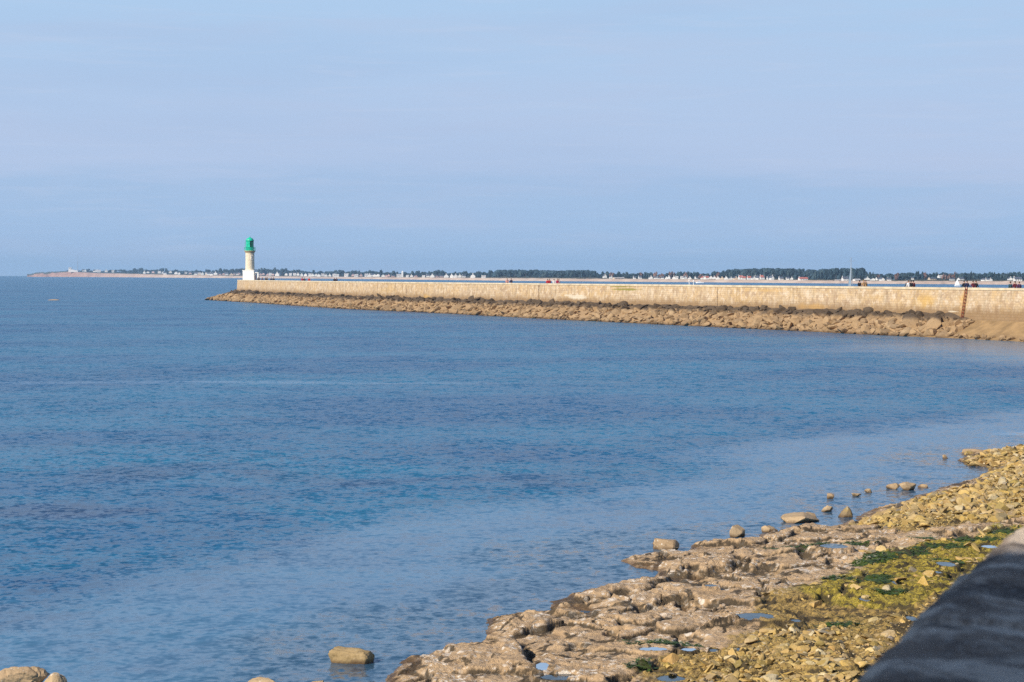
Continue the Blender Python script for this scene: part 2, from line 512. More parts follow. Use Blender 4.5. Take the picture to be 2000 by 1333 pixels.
def worley(x, y, k=0, jit=0.9):
    """F1, F2, and per-cell random numbers plus offset to the cell's point"""
    ix, iy = np.floor(x), np.floor(y)
    F1 = np.full(x.shape, 9.0); F2 = np.full(x.shape, 9.0)
    cx = np.zeros(x.shape); cy = np.zeros(x.shape); px = np.zeros(x.shape); py = np.zeros(x.shape)
    for dx in (-1, 0, 1):
        for dy in (-1, 0, 1):
            jx, jy = ix + dx, iy + dy
            qx = jx + 0.5 + (_hash(jx, jy, k) - 0.5) * jit
            qy = jy + 0.5 + (_hash(jx, jy, k + 1) - 0.5) * jit
            d = np.hypot(x - qx, y - qy)
            near = d < F1
            F2 = np.where(near, F1, np.minimum(F2, d))
            F1 = np.where(near, d, F1)
            cx = np.where(near, jx, cx); cy = np.where(near, jy, cy)
            px = np.where(near, qx, px); py = np.where(near, qy, py)
    return F1, F2, _hash(cx, cy, k + 2), _hash(cx, cy, k + 3), _hash(cx, cy, k + 4), x - px, y - py

def sstep(a, b, x):
    t = np.clip((x - a) / (b - a), 0, 1)
    return t * t * (3 - 2 * t)

def signed_dist(x, y, poly):
    """positive inside the polygon"""
    d2 = np.full(x.shape, 1e12); ins = np.zeros(x.shape, bool)
    n = len(poly)
    for i in range(n):
        ax, ay = poly[i]; bx, by = poly[(i + 1) % n]
        ex, ey = bx - ax, by - ay
        L = ex * ex + ey * ey + 1e-12
        t = np.clip(((x - ax) * ex + (y - ay) * ey) / L, 0, 1)
        d2 = np.minimum(d2, (x - ax - t * ex) ** 2 + (y - ay - t * ey) ** 2)
        if ay != by:
            c = ((ay > y) != (by > y)) & (x < (bx - ax) * (y - ay) / (by - ay) + ax)
            ins ^= c
    d = np.sqrt(d2)
    return np.where(ins, d, -d)

def plan(pts, z):
    return [at_z(u, v, z) for u, v in pts]

# ------------------------------------------------------------------ rock shapes
def ico(sub):
    bm = bmesh.new()
    bmesh.ops.create_icosphere(bm, subdivisions=sub, radius=1.0)
    V = np.array([v.co[:] for v in bm.verts]); T = np.array([[v.index for v in f.verts] for f in bm.faces])
    bm.free()
    return V, T
ICO = {k: ico(k) for k in (1, 2, 3, 4, 5)}

def rock_shape(seed, sub, squash=(1, 1, 0.7), cuts=11, rough=0.05, cut=(0.55, 0.9)):
    g = np.random.default_rng(seed)
    V, T = ICO[sub][0].copy(), ICO[sub][1]
    for k in range(cuts):
        n = g.normal(size=3); n /= np.linalg.norm(n)
        o = g.uniform(*cut)
        s = V @ n - o
        V -= np.outer(np.clip(s, 0, None), n) * 0.96
    q = g.uniform(0, 50, 3)
    f = 2.6
    d = (fbm(V[:, 0] * f + q[0] + V[:, 2], V[:, 1] * f + q[1] - V[:, 2] * f, 4, seed) - 0.5) * 2 * rough
    f = 8.0
    d = d + (fbm(V[:, 0] * f - q[1] + V[:, 2] * 3, V[:, 1] * f + q[2] - V[:, 2] * f, 3, seed + 3) - 0.5) * 1.1 * rough
    V *= (1 + d)[:, None]
    V *= np.array(squash) * g.uniform(0.88, 1.12, 3)
    V /= np.abs(V[:, :2]).max()
    return V, T

def rock_mesh(name, *a, smooth=True, **k):
    V, T = rock_shape(*a, **k)
    me = np_mesh(name, V, T=T, smooth=smooth)
    if smooth:
        bm = bmesh.new(); bm.from_mesh(me)
        for e in bm.edges:
            if len(e.link_faces) == 2 and e.calc_face_angle() > R(26): e.smooth = False
        bm.to_mesh(me); bm.free()
    return me

def rotz(V, a):
    c, s = math.cos(a), math.sin(a)
    return V @ np.array([[c, s, 0], [-s, c, 0], [0, 0, 1.0]])

# ------------------------------------------------------------------ the shore: rock shelf, seabed, tide pools
SHORE_PX = [(2330, 820), (2120, 852), (2000, 868), (1945, 879), (1890, 884), (1872, 895), (1905, 905), (1935, 906), (1948, 915), (1925, 925), (1890, 934),
            (1850, 941), (1815, 955), (1775, 968), (1735, 982), (1700, 992), (1672, 1006), (1655, 1022), (1618, 1028), (1590, 1020),
            (1530, 1026), (1490, 1038), (1472, 1052), (1432, 1055), (1368, 1056), (1340, 1072), (1262, 1072), (1222, 1087), (1238, 1097),
            (1292, 1107), (1284, 1122), (1210, 1132), (1140, 1148), (1078, 1166), (1076, 1178), (1150, 1184), (1092, 1190),
            (1010, 1193), (955, 1200), (938, 1222), (978, 1250), (905, 1249), (852, 1264), (798, 1275), (772, 1296), (765, 1336),
            (750, 1420), (700, 1600), (900, 1900), (1600, 2100), (2600, 1700)]
SHORE = np.array(plan(SHORE_PX, 0.12))
def zone(pts, z=0.45): return np.array(plan(pts, z))
Z_YEL1 = zone([(1690, 1016), (1780, 1030), (1900, 1018), (2200, 1010), (2300, 840), (2000, 860), (1880, 880), (1930, 930), (1800, 955), (1690, 990), (1650, 1015)])
Z_YEL2 = zone([(1240, 1336), (1215, 1285), (1300, 1265), (1400, 1262), (1440, 1205), (1480, 1160), (1560, 1145), (1640, 1125), (1690, 1075),
               (1800, 1058), (1960, 1030), (2300, 1010), (2400, 1500), (1240, 1500)])
Z_MOSS = zone([(1560, 1145), (1640, 1118), (1690, 1075), (1820, 1058), (1960, 1030), (2080, 1030), (1990, 1130), (1880, 1160), (1760, 1195), (1640, 1190)])
Z_STONES2 = zone([(1300, 1336), (1310, 1285), (1420, 1270), (1500, 1235), (1600, 1232), (1760, 1215), (1950, 1110), (2100, 1150), (1900, 1500), (1250, 1500)])
WEED_PX = [(1722, 1090, 36, 9), (1830, 1072, 62, 7), (1780, 1083, 40, 7), (1900, 1056, 60, 7), (1690, 1096, 26, 5), (1655, 1052, 60, 4), (1600, 1054, 26, 4),
           (1700, 1133, 46, 7), (1635, 1127, 26, 5), (1745, 1168, 24, 5), (1722, 1168, 9, 4), (1800, 1050, 30, 5), (1965, 1040, 34, 7), (1850, 1100, 34, 5),
           (1560, 1063, 90, 3), (1270, 1252, 60, 5), (1330, 1256, 40, 4), (1720, 1145, 22, 7), (1640, 1228, 46, 6), (1250, 1302, 30, 5)]
DARK_PX = [(1355, 1100, 16, 9), (1250, 1172, 14, 7), (1330, 1165, 14, 6), (1352, 1156, 10, 6), (1448, 1086, 14, 8), (1500, 1102, 24, 8), (1575, 1080, 16, 14),
           (1220, 1145, 26, 7), (1195, 1222, 14, 5), (1030, 1258, 14, 16), (1350, 1243, 30, 9), (1880, 1113, 22, 5), (1615, 1175, 16, 10), (1285, 1138, 12, 6)]
POOL_PX = [(1478, 1205, 44, 8), (1628, 1067, 26, 5), (1280, 1268, 30, 5), (1345, 1269, 16, 4), (1395, 1271, 9, 4), (1060, 1302, 15, 9), (1095, 1322, 38, 7),
           (1934, 1068, 17, 4), (1848, 1102, 17, 6), (1753, 1139, 14, 5), (1688, 1171, 9, 4), (1781, 1208, 12, 6), (1555, 1213, 10, 4), (1440, 1270, 9, 5),
           (1310, 1326, 30, 7), (1822, 1118, 20, 3), (1388, 1144, 14, 3)]

def base_h(s):
    return np.where(s > 0, 0.22 * (1 - np.exp(-np.maximum(s, 0) / 0.45)) + 0.05 * np.minimum(s, 9), np.maximum(s * 0.16, -2.4) - 0.02)

def world_ellipses(px, z):
    out = []
    for u, v, ru, rv in px:
        x, y = at_z(u, v, z)
        out.append((x, y, ru * y / F, rv * y * y / ((CAMZ - z) * F)))
    return np.array(out)

def ell_field(x, y, ells):
    f = np.full(x.shape, 9.0)
    for ex, ey, rx, ry in ells:
        f = np.minimum(f, np.hypot((x - ex) / rx, (y - ey) / ry))
    return f

WEED = world_ellipses(WEED_PX, 0.45)
DARK = world_ellipses(DARK_PX, 0.40)
POOLS = []
for (u, v, ru, rv) in POOL_PX:
    z = 0.35
    for _ in range(6):
        x, y = at_z(u, v, z)
        sdv = signed_dist(np.array([x]), np.array([y]), SHORE)[0]
        z = float(base_h(np.array([sdv]))[0]) + 0.02
    POOLS.append((x, y, 0.85 * ru * y / F, 0.85 * rv * y * y / ((CAMZ - z) * F), max(0.02, z)))

def shore_fields(x, y):
    """height and growth masks of the shore at plan positions"""
    wx = x + (fbm(x * 0.9, y * 0.9, 3, 3) - 0.5) * 1.1
    wy = y + (fbm(x * 0.9, y * 0.9, 3, 8) - 0.5) * 1.6
    s = signed_dist(x, y, SHORE)
    s = s + (fbm(x * 1.6, y * 1.1, 4, 21) - 0.5) * 0.55
    ny = (fbm(x * 0.8, y * 0.5, 3, 31) - 0.5) * 1.2
    yel = np.maximum(sstep(-0.5, 0.6, signed_dist(x, y, Z_YEL1) + ny), sstep(-0.6, 0.9, signed_dist(x, y, Z_YEL2) + ny))
    moss = sstep(-0.5, 0.8, signed_dist(x, y, Z_MOSS) + ny)
    weed = 1 - sstep(0.4, 1.5, ell_field(x, y, WEED) + (fbm(x * 2.2, y * 1.6, 3, 41) - 0.5) * 0.8)
    h = base_h(s)
    slab = (1 - 0.55 * yel) * sstep(-0.3, 0.9, s)
    # big tilted slabs, smaller joints, lumps
    F1, F2, a, b, c, ox, oy = worley(wx / 2.0 + 3, wy / 2.7, 51)
    top = (a - 0.45) * 0.19 + (b - 0.5) * ox * 0.18 + (c - 0.65) * oy * 0.22
    e1 = F2 - F1
    top = top * sstep(0.0, 0.16, e1)
    G1, G2, ga, gb, gc, gx, gy = worley(wx / 0.75, wy / 1.1 + 7, 61)
    e2 = G2 - G1
    sub = (ga - 0.5) * 0.10 + (gb - 0.5) * gy * 0.12
    joint = fbm(x * 0.7, y * 0.7, 3, 91)
    jm = sstep(0.42, 0.6, joint)
    crack = np.maximum((1 - sstep(0.03, 0.13, e1)), (1 - sstep(0.03, 0.14, e2)) * jm)
    h = h + slab * (top + sub * sstep(0, 0.14, e2) * jm - 0.13 * (1 - sstep(0.0, 0.12, e1)) - 0.05 * (1 - sstep(0.0, 0.12, e2)) * jm)
    lumpw = fbm(x * 5, y * 5, 2, 125)
    # bedding: the rock breaks in thin ledges that dip gently landward
    qb = (h + 0.055 * (wy - 45) * 0.4 + 0.05 * wx + (fbm(wx * 0.8, wy * 0.6, 4, 101) - 0.5) * 0.30) / 0.15
    fr_ = qb - np.floor(qb)
    led = (np.floor(qb) + sstep(0.80, 0.98, fr_) - qb) * 0.15
    h = h + led * slab * 0.55
    riser = sstep(0.80, 0.88, fr_) * (1 - sstep(0.96, 1.0, fr_)) * slab * sstep(0.4, 0.6, fbm(x * 1.1, y * 0.9, 3, 103))
    crack = np.maximum(crack, riser * 0.8)
    # broken faces a hand or two across
    K1, K2, ka, kb, kc, kx, ky = worley((wx + 0.1 * lumpw) / 0.30, wy / 0.42, 121)
    K = (ka - 0.5) * 0.05 + (kb - 0.5) * kx * 0.05 + (kc - 0.6) * ky * 0.06
    h = h + slab * K * sstep(0.3, 0.6, fbm(x * 0.9, y * 0.8, 3, 123))
    # rubble bumps where stones cover the ground
    R1, R2, ra, rb, rc, rx_, ry_ = worley(x / 0.19, y / 0.21, 111)
    h = h + yel * (0.075 * ra * (1 - sstep(0.1, 0.62, R1)) - 0.02)
    crack = np.maximum(crack, yel * (1 - sstep(0.02, 0.22, R2 - R1)) * 0.6)
    lump = fbm(wx * 1.3, wy * 0.9, 5, 71, 0.52) - 0.5
    ridg = np.abs(fbm(wx * 2.4, wy * 1.8, 4, 77, 0.55) - 0.5)
    h = h + sstep(-1.0, 1.0, s) * (lump * 0.10 - ridg * 0.03 + 0.01)
    h = h + sstep(-0.2, 0.5, s) * ((fbm(wx * 3.4, wy * 2.6, 4, 79, 0.6) - 0.5) * 0.07 - np.abs(fbm(x * 7, y * 5, 3, 83, 0.6) - 0.5) * 0.05)
    h = h + (fbm(x * 6, y * 6, 3, 81) - 0.5) * 0.06 * sstep(-0.4, 0.4, s)
    # rims keep the tongues above the tide, ledges step up from the water
    h = np.where(s > 0.12, np.maximum(h, 0.03 + 0.05 * sstep(0.12, 0.6, s)), h)
    dk = 1 - sstep(0.5, 1.25, ell_field(x, y, DARK) + (fbm(x * 3, y * 3, 3, 45) - 0.5) * 0.8)
    h = h - dk * 0.16 * sstep(0.1, 0.6, s)
    crack = np.maximum(crack, dk)
    for px, py, rx, ry, pz in POOLS:
        r = np.hypot((x - px) / rx, (y - py) / ry) + (fbm(x * 2.5, y * 1.5, 3, 95) - 0.5) * 0.7
        k = 1 - sstep(0.75, 1.15, r)
        h = h * (1 - k) + (pz - 0.10) * k
        ring = (1 - sstep(1.5, 1.9, r)) * sstep(1.05, 1.2, r)
        h = np.where(ring > 0.5, np.maximum(h, pz + 0.015), h)
        front = (y < py) & (r < 4) & (np.abs(x - px) < rx)        # nothing tall right in front of a pool
        h = np.where(front & (r > 1.1), np.minimum(h, pz + 0.05), h)
    return h, s, yel, moss, weed, crack

def shore_height(x, y):
    return shore_fields(np.asarray(x, float), np.asarray(y, float))[0]

def build_shore():
    ys = [30.0]
    while ys[-1] < 104: ys.append(ys[-1] + 0.055 * max(1, ys[-1] / 40.0) ** 1.6)
    ys = np.array(ys)
    ts = np.arange(-340, 1340, 3.0)                    # fan columns follow the sight lines of the bay
    X = np.outer(ys, ts / F); Y = np.repeat(ys[:, None], len(ts), 1)
    h, s, yel, moss, weed, crack = shore_fields(X, Y)
    V = np.stack([X, Y, h], -1).reshape(-1, 3)
    nr, nc = X.shape
    idx = np.arange(nr * nc).reshape(nr, nc)
    Q = np.stack([idx[:-1, :-1], idx[:-1, 1:], idx[1:, 1:], idx[1:, :-1]], -1).reshape(-1, 4)
    keep = (s.reshape(-1)[Q].max(1) > -7.0)
    Q = Q[keep]
    used = np.zeros(len(V), bool); used[Q.ravel()] = True
    remap = np.cumsum(used) - 1
    me = np_mesh('shore', V[used], Q=remap[Q], smooth=True)
    for nme, a in (('yellow', yel), ('moss', moss), ('weed', weed), ('crack', crack)):
        set_attr(me, nme, a.reshape(-1)[used])
    o = link_mesh('rocky_shore', me, M_SHORE)
    tag(o, kind='structure')
    # coarse ground under and around it, down to the sea floor
    gx = np.linspace(-160, 140, 61); gy = np.linspace(-25, 130, 63)
    X, Y = np.meshgrid(gx, gy)
    sd0 = signed_dist(X, Y, SHORE)
    H = np.minimum(base_h(sd0), 0.3) - 0.6
    V = np.stack([X, Y, H], -1).reshape(-1, 3)
    idx = np.arange(X.size).reshape(X.shape)
    Q = np.stack([idx[:-1, :-1], idx[:-1, 1:], idx[1:, 1:], idx[1:, :-1]], -1).reshape(-1, 4)
    me = np_mesh('seabed', V, Q=Q, smooth=True)
    tag(link_mesh('seabed_ground', me, M_SEABED), kind='structure')

M_SHORE = mat_shore()
M_SEABED = mat_plain('seabed_sand', (0.11, 0.10, 0.08), 0.9, 0.5, 0.4)
M_WATER = mat_water('sea_water')
M_POOL = mat_water('pool_water', True)
build_shore()

for k, (px, py, rx, ry, pz) in enumerate(POOLS):
    n = 28
    vs = [(px + 1.25 * rx * math.cos(2*math.pi*i/n), py + 1.25 * ry * math.sin(2*math.pi*i/n), pz) for i in range(n)]
    o = MB().add(vs, [tuple(range(n))]).build('tide_pool_water', M_POOL)
    tag(o, kind='structure')

# the sea: one flat sheet, finely meshed near the rocks so the shallows can be marked
def build_sea():
    gx = np.arange(-60, 60.01, 0.5); gy = np.arange(20, 120.01, 0.5)
    X, Y = np.meshgrid(gx, gy)
    sd0 = signed_dist(X, Y, SHORE)
    nz = (fbm(X * 0.22, Y * 0.16, 4, 5) - 0.5)
    sh = np.clip(1.12 - (-sd0 + nz * 7) / 13.0, 0, 1)
    V = np.stack([X, Y, np.zeros_like(X)], -1).reshape(-1, 3)
    idx = np.arange(X.size).reshape(X.shape)
    Q = [np.stack([idx[:-1, :-1], idx[:-1, 1:], idx[1:, 1:], idx[1:, :-1]], -1).reshape(-1, 4)]
    L, W = 8600.0, 7000.0
    xs = [-W, -60, 60, W]; yy = [-300, 20, 120, L]
    k = len(V); ex = []
    for y in yy:
        for x in xs: ex.append((x, y, 0))
    V = np.concatenate([V, np.array(ex, float)])
    for j in range(3):
        for i in range(3):
            if i == 1 and j == 1: continue
            a = k + j * 4 + i
            Q.append(np.array([[a, a + 1, a + 5, a + 4]]))
    me = np_mesh('sea', V, Q=np.concatenate(Q))
    set_attr(me, 'shallow', np.concatenate([sh.ravel() * (sd0.ravel() > -22), np.zeros(16)]))
    tag(link_mesh('sea_water', me, M_WATER), kind='structure')
build_sea()

# ------------------------------------------------------------------ loose stones of the shore
OCHRE = [(0.52, 0.34, 0.11), (0.38, 0.26, 0.12), (0.57, 0.41, 0.18), (0.22, 0.16, 0.10), (0.54, 0.37, 0.14), (0.42, 0.25, 0.08), (0.58, 0.48, 0.30), (0.13, 0.115, 0.105), (0.42, 0.28, 0.12), (0.22, 0.17, 0.06)]
M_STONE = mat_stone('ochre_stone', OCHRE, (0.42, 0.29, 0.07), 0.5)
M_BARN = mat_stone('barnacled_stone', [(0.38, 0.26, 0.15), (0.46, 0.33, 0.19)], (0.33, 0.235, 0.13), 0.9, shelly=13.0)
M_BLOCK = mat_stone('sea_block_stone', [(0.36, 0.255, 0.125), (0.36, 0.255, 0.125)], (0.28, 0.19, 0.08), 0.12, shelly=15.0)

STONE_ME = [rock_mesh('stone', 100 + k, 3, (1, 0.70 + 0.07 * (k % 4), 0.45 + 0.11 * (k % 4)), 8 + k % 4, 0.035, cut=(0.22, 0.75), smooth=False) for k in range(12)]
STONE_NP = [rock_shape(200 + k, 2, (1, 0.75, 0.55), 8, 0.05, cut=(0.22, 0.75)) for k in range(12)]

def scatter(poly, n, g, smin, smax, pw):
    lo, hi = poly.min(0), poly.max(0)
    P = np.empty((0, 2))
    while len(P) < n:
        q = g.uniform(lo, hi, (n * 2, 2))
        # even in the picture's depth: thin the far stones a little less than the near ones
        u = q[:, 0] / q[:, 1] * F + 1000
        ok = (signed_dist(q[:, 0], q[:, 1], poly) > 0) & (u < 2120) & (q[:, 1] > 31.5)
        P = np.concatenate([P, q[ok]])
    P = P[:n]
    r = smin + (smax - smin) * g.random(n) ** pw
    return P, r

def build_stones():
    g = np.random.default_rng(11)
    sets = [scatter(Z_YEL1, 8200, g, 0.04, 0.26, 4.2), scatter(Z_STONES2, 9600, g, 0.018, 0.17, 4.2),
            scatter(Z_YEL2, 900, g, 0.03, 0.22, 4.0), scatter(Z_MOSS, 60, g, 0.05, 0.25, 2.5)]
    P = np.concatenate([a for a, b in sets]); r = np.concatenate([b for a, b in sets])
    h, s, yel, moss, weed, crack = shore_fields(P[:, 0], P[:, 1])
    clump = fbm(P[:, 0] * 0.55, P[:, 1] * 0.4, 4, 131) + 0.22 * (g.random(len(P)) - 0.5)
    ok = (s > -0.25) & (h > -0.12) & (weed < 0.5) & ((clump > 0.46) | (r < 0.05) | (P[:, 1] > 62) & (clump > 0.36))
    for px, py, rx, ry, pz in POOLS:
        ok &= np.hypot((P[:, 0] - px) / (rx * 1.2), (P[:, 1] - py) / (ry * 1.2)) > 1
    P, r, h = P[ok], r[ok], h[ok]
    order = np.argsort(-r / P[:, 1])
    P, r, h = P[order], r[order], h[order]
    NB = 270
    for i in range(NB):
        me = STONE_ME[g.integers(len(STONE_ME))]
        o = link_mesh('shore_stone', me, M_STONE)
        o.location = (P[i, 0], P[i, 1], h[i] + r[i] * 0.06)
        o.scale = (r[i] * g.uniform(0.9, 1.3), r[i], r[i] * g.uniform(0.6, 1.05))
        o.rotation_euler = (g.normal(0, 0.22), g.normal(0, 0.22), g.uniform(0, 6.28))
        far = P[i, 1] > 52
        tag(o, 'larger ochre stone on the upper beach beyond the brown rock' if far
            else 'larger ochre stone between the brown rock shelf and the dark parapet', 'stone',
            'larger ochre stones of the upper beach' if far else 'larger ochre stones between shelf and parapet')
    VV, TT, k = [], [], 0
    for i in range(NB, len(P)):
        V, T = STONE_NP[g.integers(len(STONE_NP))]
        a, b = g.normal(0, 0.25, 2)
        W = rotz(V * np.array([1, 1, g.uniform(0.7, 1.2)]), g.uniform(0, 6.28)) * r[i]
        W[:, 2] += W[:, 0] * a + W[:, 1] * b
        W += np.array([P[i, 0], P[i, 1], h[i] + r[i] * 0.05])
        VV.append(W); TT.append(T + k); k += len(V)
    me = np_mesh('shingle', np.concatenate(VV), T=np.concatenate(TT), smooth=False)
    tag(link_mesh('shingle', me, M_STONE), 'small ochre stones and shingle covering the beach', 'shingle', kind='stuff')

build_stones()

def sea_rock(label, name, u, v, wpx, hpx, seed, mat=None, yaw=0.0, asp=0.8, squash=0.75, cuts=12, tilt=0.0, sub=4, rough=0.09, group=None, cut=(0.34, 0.82)):
    """a single rock: (u, v) is the middle of its waterline in the photo, wpx by hpx its visible size"""
    x, y = at_z(u, v, 0.0)
    me = rock_mesh(name, seed, sub, (1, asp, squash), cuts, rough, cut=cut)
    V = np.empty(len(me.vertices) * 3, np.float32); me.vertices.foreach_get('co', V); V = V.reshape(-1, 3)
    V = rotz(V, yaw); V[:, 2] += V[:, 0] * tilt
    wx = V[:, 0].max() - V[:, 0].min()
    k = (wpx * y / F) / wx
    V *= k
    top = hpx * y / F
    zr = V[:, 2].max() - V[:, 2].min()
    V[:, 2] = (V[:, 2] - V[:, 2].min()) / zr * (top * 1.55) - top * 0.55
    me.vertices.foreach_set('co', V.ravel()); me.update()
    o = link_mesh(name, me, mat or M_BARN)
    o.location = (x, y + k * asp * 0.5, 0)
    tag(o, label, 'rock', group)
    return o

def block_rock():
    """the squared block standing in the sea"""
    bm = bmesh.new()
    bmesh.ops.create_cube(bm, size=1)
    bmesh.ops.scale(bm, vec=(0.80, 0.44, 0.44), verts=bm.verts)
    bmesh.ops.bevel(bm, geom=bm.edges[:], offset=0.12, segments=3, profile=0.5, affect='EDGES')
    bmesh.ops.triangulate(bm, faces=bm.faces)
    bmesh.ops.subdivide_edges(bm, edges=bm.edges[:], cuts=3, use_grid_fill=True)
    for v in bm.verts:
        p = v.co
        d = fbm(np.array([p.x * 5 + p.z * 2]), np.array([p.y * 5 + p.z * 4]), 4, 9)[0] - 0.5
        d2 = fbm(np.array([p.x * 14 - p.z * 9]), np.array([p.y * 14 + p.z * 3]), 3, 19)[0] - 0.5
        v.co += p.normalized() * (0.17 * d + 0.06 * d2)
        v.co.z += -0.085 * p.x
        v.co.y -= 0.10 * p.z
    me = bpy.data.meshes.new('block'); bm.to_mesh(me); bm.free()
    for p in me.polygons: p.use_smooth = True
    o = link_mesh('sea_block', me, M_BLOCK)
    x, y = at_z(684, 1297, 0)
    o.location = (x, y + 0.22, 0.02)
    o.rotation_euler = (0, 0, R(-14))
    tag(o, 'squared tan stone block standing alone in the water left of the rock shelf', 'rock')
block_rock()

sea_rock('rounded pale boulder resting behind the tip of the brown rock tongue', 'boulder', 1296, 1074, 52, 22, 1, squash=0.8)
sea_rock('pyramid shaped tan boulder standing in the water off the rock shelf', 'boulder', 1447, 1050, 32, 23, 2, yaw=0.5, cuts=5, squash=1.1, cut=(0.3, 0.5))
sea_rock('small flat topped brown boulder just right of the pyramid shaped one', 'boulder', 1506, 1040, 34, 13, 3, squash=0.5)
sea_rock('long low brown rock lying in the water with pale upper side', 'boulder', 1556, 1022, 78, 17, 4, squash=0.4, asp=0.6)
sea_rock('small tan rock just touching the right end of the long low rock', 'boulder', 1586, 1014, 24, 13, 14, squash=0.5)
sea_rock('tiny round brown stone standing farthest out in the water', 'boulder', 1621, 975, 15, 11, 5, squash=0.8)
sea_rock('low ochre stone in the water left of the knobbly ochre boulder', 'boulder', 1617, 1000, 24, 12, 6, squash=0.6)
sea_rock('knobbly ochre boulder in shallow water against the stony beach', 'boulder', 1649, 1011, 28, 21, 7, M_STONE, squash=0.9, rough=0.1)
sea_rock('flat sliver of rock barely breaking the water beyond the round stone', 'boulder', 1672, 970, 20, 6, 8, squash=0.3)
sea_rock('small pinkish stone in the water below the paired pale boulders', 'boulder', 1696, 963, 15, 8, 9, squash=0.6)
sea_rock('left and smaller one of two paired pale boulders in the water', 'boulder', 1746, 956, 26, 12, 10, squash=0.6)
sea_rock('right and larger one of two paired pale boulders in the water', 'boulder', 1776, 958, 34, 16, 12, squash=0.65)
sea_rock('low pale stone in the water by the edge of the stony beach', 'boulder', 1805, 953, 20, 7, 15, squash=0.4)
sea_rock('tiny stone awash left of the low flat reef by the upper beach', 'boulder', 1846, 896, 11, 8, 16, squash=0.6)
sea_rock('reef rock, nearer flat slab lying off the upper beach', 'boulder', 1910, 904, 34, 10, 17, squash=0.4)
sea_rock('reef rock, long brown slab farthest out off the upper beach', 'boulder', 1916, 887, 60, 9, 18, squash=0.3, asp=0.4)
sea_rock('reef rock, short ochre lump left of the long brown slab', 'boulder', 1890, 890, 20, 9, 19, M_STONE, squash=0.5)
sea_rock('left and larger of two barnacle covered rocks in the bottom left corner', 'boulder', 38, 1352, 108, 48, 20, squash=0.8, rough=0.12, cuts=8, sub=5)
sea_rock('right and lower of two barnacle covered rocks in the bottom left corner', 'boulder', 98, 1352, 66, 36, 21, squash=0.7, rough=0.12, cuts=8, sub=5)
sea_rock('barnacled rock whose top just shows between the corner rocks and the square block', 'boulder', 512, 1350, 74, 22, 22, squash=0.6, rough=0.1, sub=5)
sea_rock('small rock top awash just left of and below the square block', 'boulder', 618, 1346, 44, 15, 23, squash=0.5, rough=0.1, sub=5)
sea_rock('pale squared stone lying in the tide channel below the brown shelf', 'shore_slab', 1272, 1330, 42, 22, 24, M_STONE, squash=0.8, asp=0.6, cuts=5, cut=(0.4, 0.6))
sea_rock('dull reddish skerry awash far out on the open sea', 'skerry', 108, 587, 26, 2, 25, squash=0.2, asp=0.3, sub=3)

# dark green weed hanging on the rock: many small flat blades
def build_weed():
    g = np.random.default_rng(5)
    V, Q = [], []
    for ex, ey, rx, ry in WEED:
        n = int(60 + 210 * rx * ry)
        a = g.uniform(0, 6.28, n); q = np.sqrt(g.random(n)) * 1.05
        x = ex + rx * q * np.cos(a); y = ey + ry * q * np.sin(a)
        h = shore_height(x, y)
        for i in range(n):
            if h[i] < 0.0: continue
            t = g.uniform(0, 6.28); L = g.uniform(0.06, 0.22); wd = g.uniform(0.012, 0.035)
            dx, dy = math.cos(t), math.sin(t)
            z0 = h[i] + 0.01; zt = h[i] + g.uniform(0.0, 0.03)
            k = len(V)
            V += [(x[i] - dy*wd, y[i] + dx*wd, z0), (x[i] + dy*wd, y[i] - dx*wd, z0),
                  (x[i] + dx*L + dy*wd*0.5, y[i] + dy*L - dx*wd*0.5, zt), (x[i] + dx*L - dy*wd*0.5, y[i] + dy*L + dx*wd*0.5, zt)]
            Q.append((k, k+1, k+2, k+3))
    me = np_mesh('seaweed', np.array(V), Q=np.array(Q))
    tag(link_mesh('seaweed', me, mat_plain('seaweed', (0.05, 0.085, 0.012), 0.6, 0.5, 4.0)),
        'dark green seaweed spread over the mossy rock', 'seaweed', kind='stuff')
build_weed()

# ------------------------------------------------------------------ the stone pier
ZTOP, ZDECK = 5.9, 4.92
def ud(u, d): return np.array([(u - 1000) / F * d, d])
_ctl = [ud(2000, 228) + np.array([21.0, -50.0]), ud(2000, 228), ud(1400, 295), ud(1000, 361), ud(640, 462), ud(464, 572)]
def catmull(ctl, step):
    c = [2 * ctl[0] - ctl[1]] + list(ctl) + [2 * ctl[-1] - ctl[-2]]
    out = []
    for i in range(1, len(c) - 2):
        p0, p1, p2, p3 = c[i-1:i+3]
        n = max(2, int(np.linalg.norm(p2 - p1) / step))
        for k in range(n):
            t = k / n
            out.append(0.5 * ((2*p1) + (-p0+p2)*t + (2*p0-5*p1+4*p2-p3)*t*t + (-p0+3*p1-3*p2+p3)*t**3))
    out.append(np.array(c[-2]))
    return np.array(out)
WALL = catmull(_ctl, 4.0)
_d = np.diff(WALL, axis=0)
WS = np.concatenate([[0], np.cumsum(np.hypot(_d[:, 0], _d[:, 1]))])
_t = np.gradient(WALL, axis=0); _t /= np.linalg.norm(_t, axis=1)[:, None]
WN = np.stack([-_t[:, 1], _t[:, 0]], -1)            # towards the open water on this side
WT = _t
def wall_at(s, off=0.0):
    """plan point at distance s along the pier, off metres in front of the wall"""
    p = np.stack([np.interp(s, WS, WALL[:, 0]), np.interp(s, WS, WALL[:, 1])], -1)
    n = np.stack([np.interp(s, WS, WN[:, 0]), np.interp(s, WS, WN[:, 1])], -1)
    return p + n * np.asarray(off)[..., None] if np.ndim(off) else p + n * off
_wu = WALL[:, 0] / WALL[:, 1] * F + 1000
def wall_s(u): return float(np.interp(-u, -_wu, WS))
def wall_dir(s):
    return math.atan2(np.interp(s, WS, WT[:, 1]), np.interp(s, WS, WT[:, 0]))

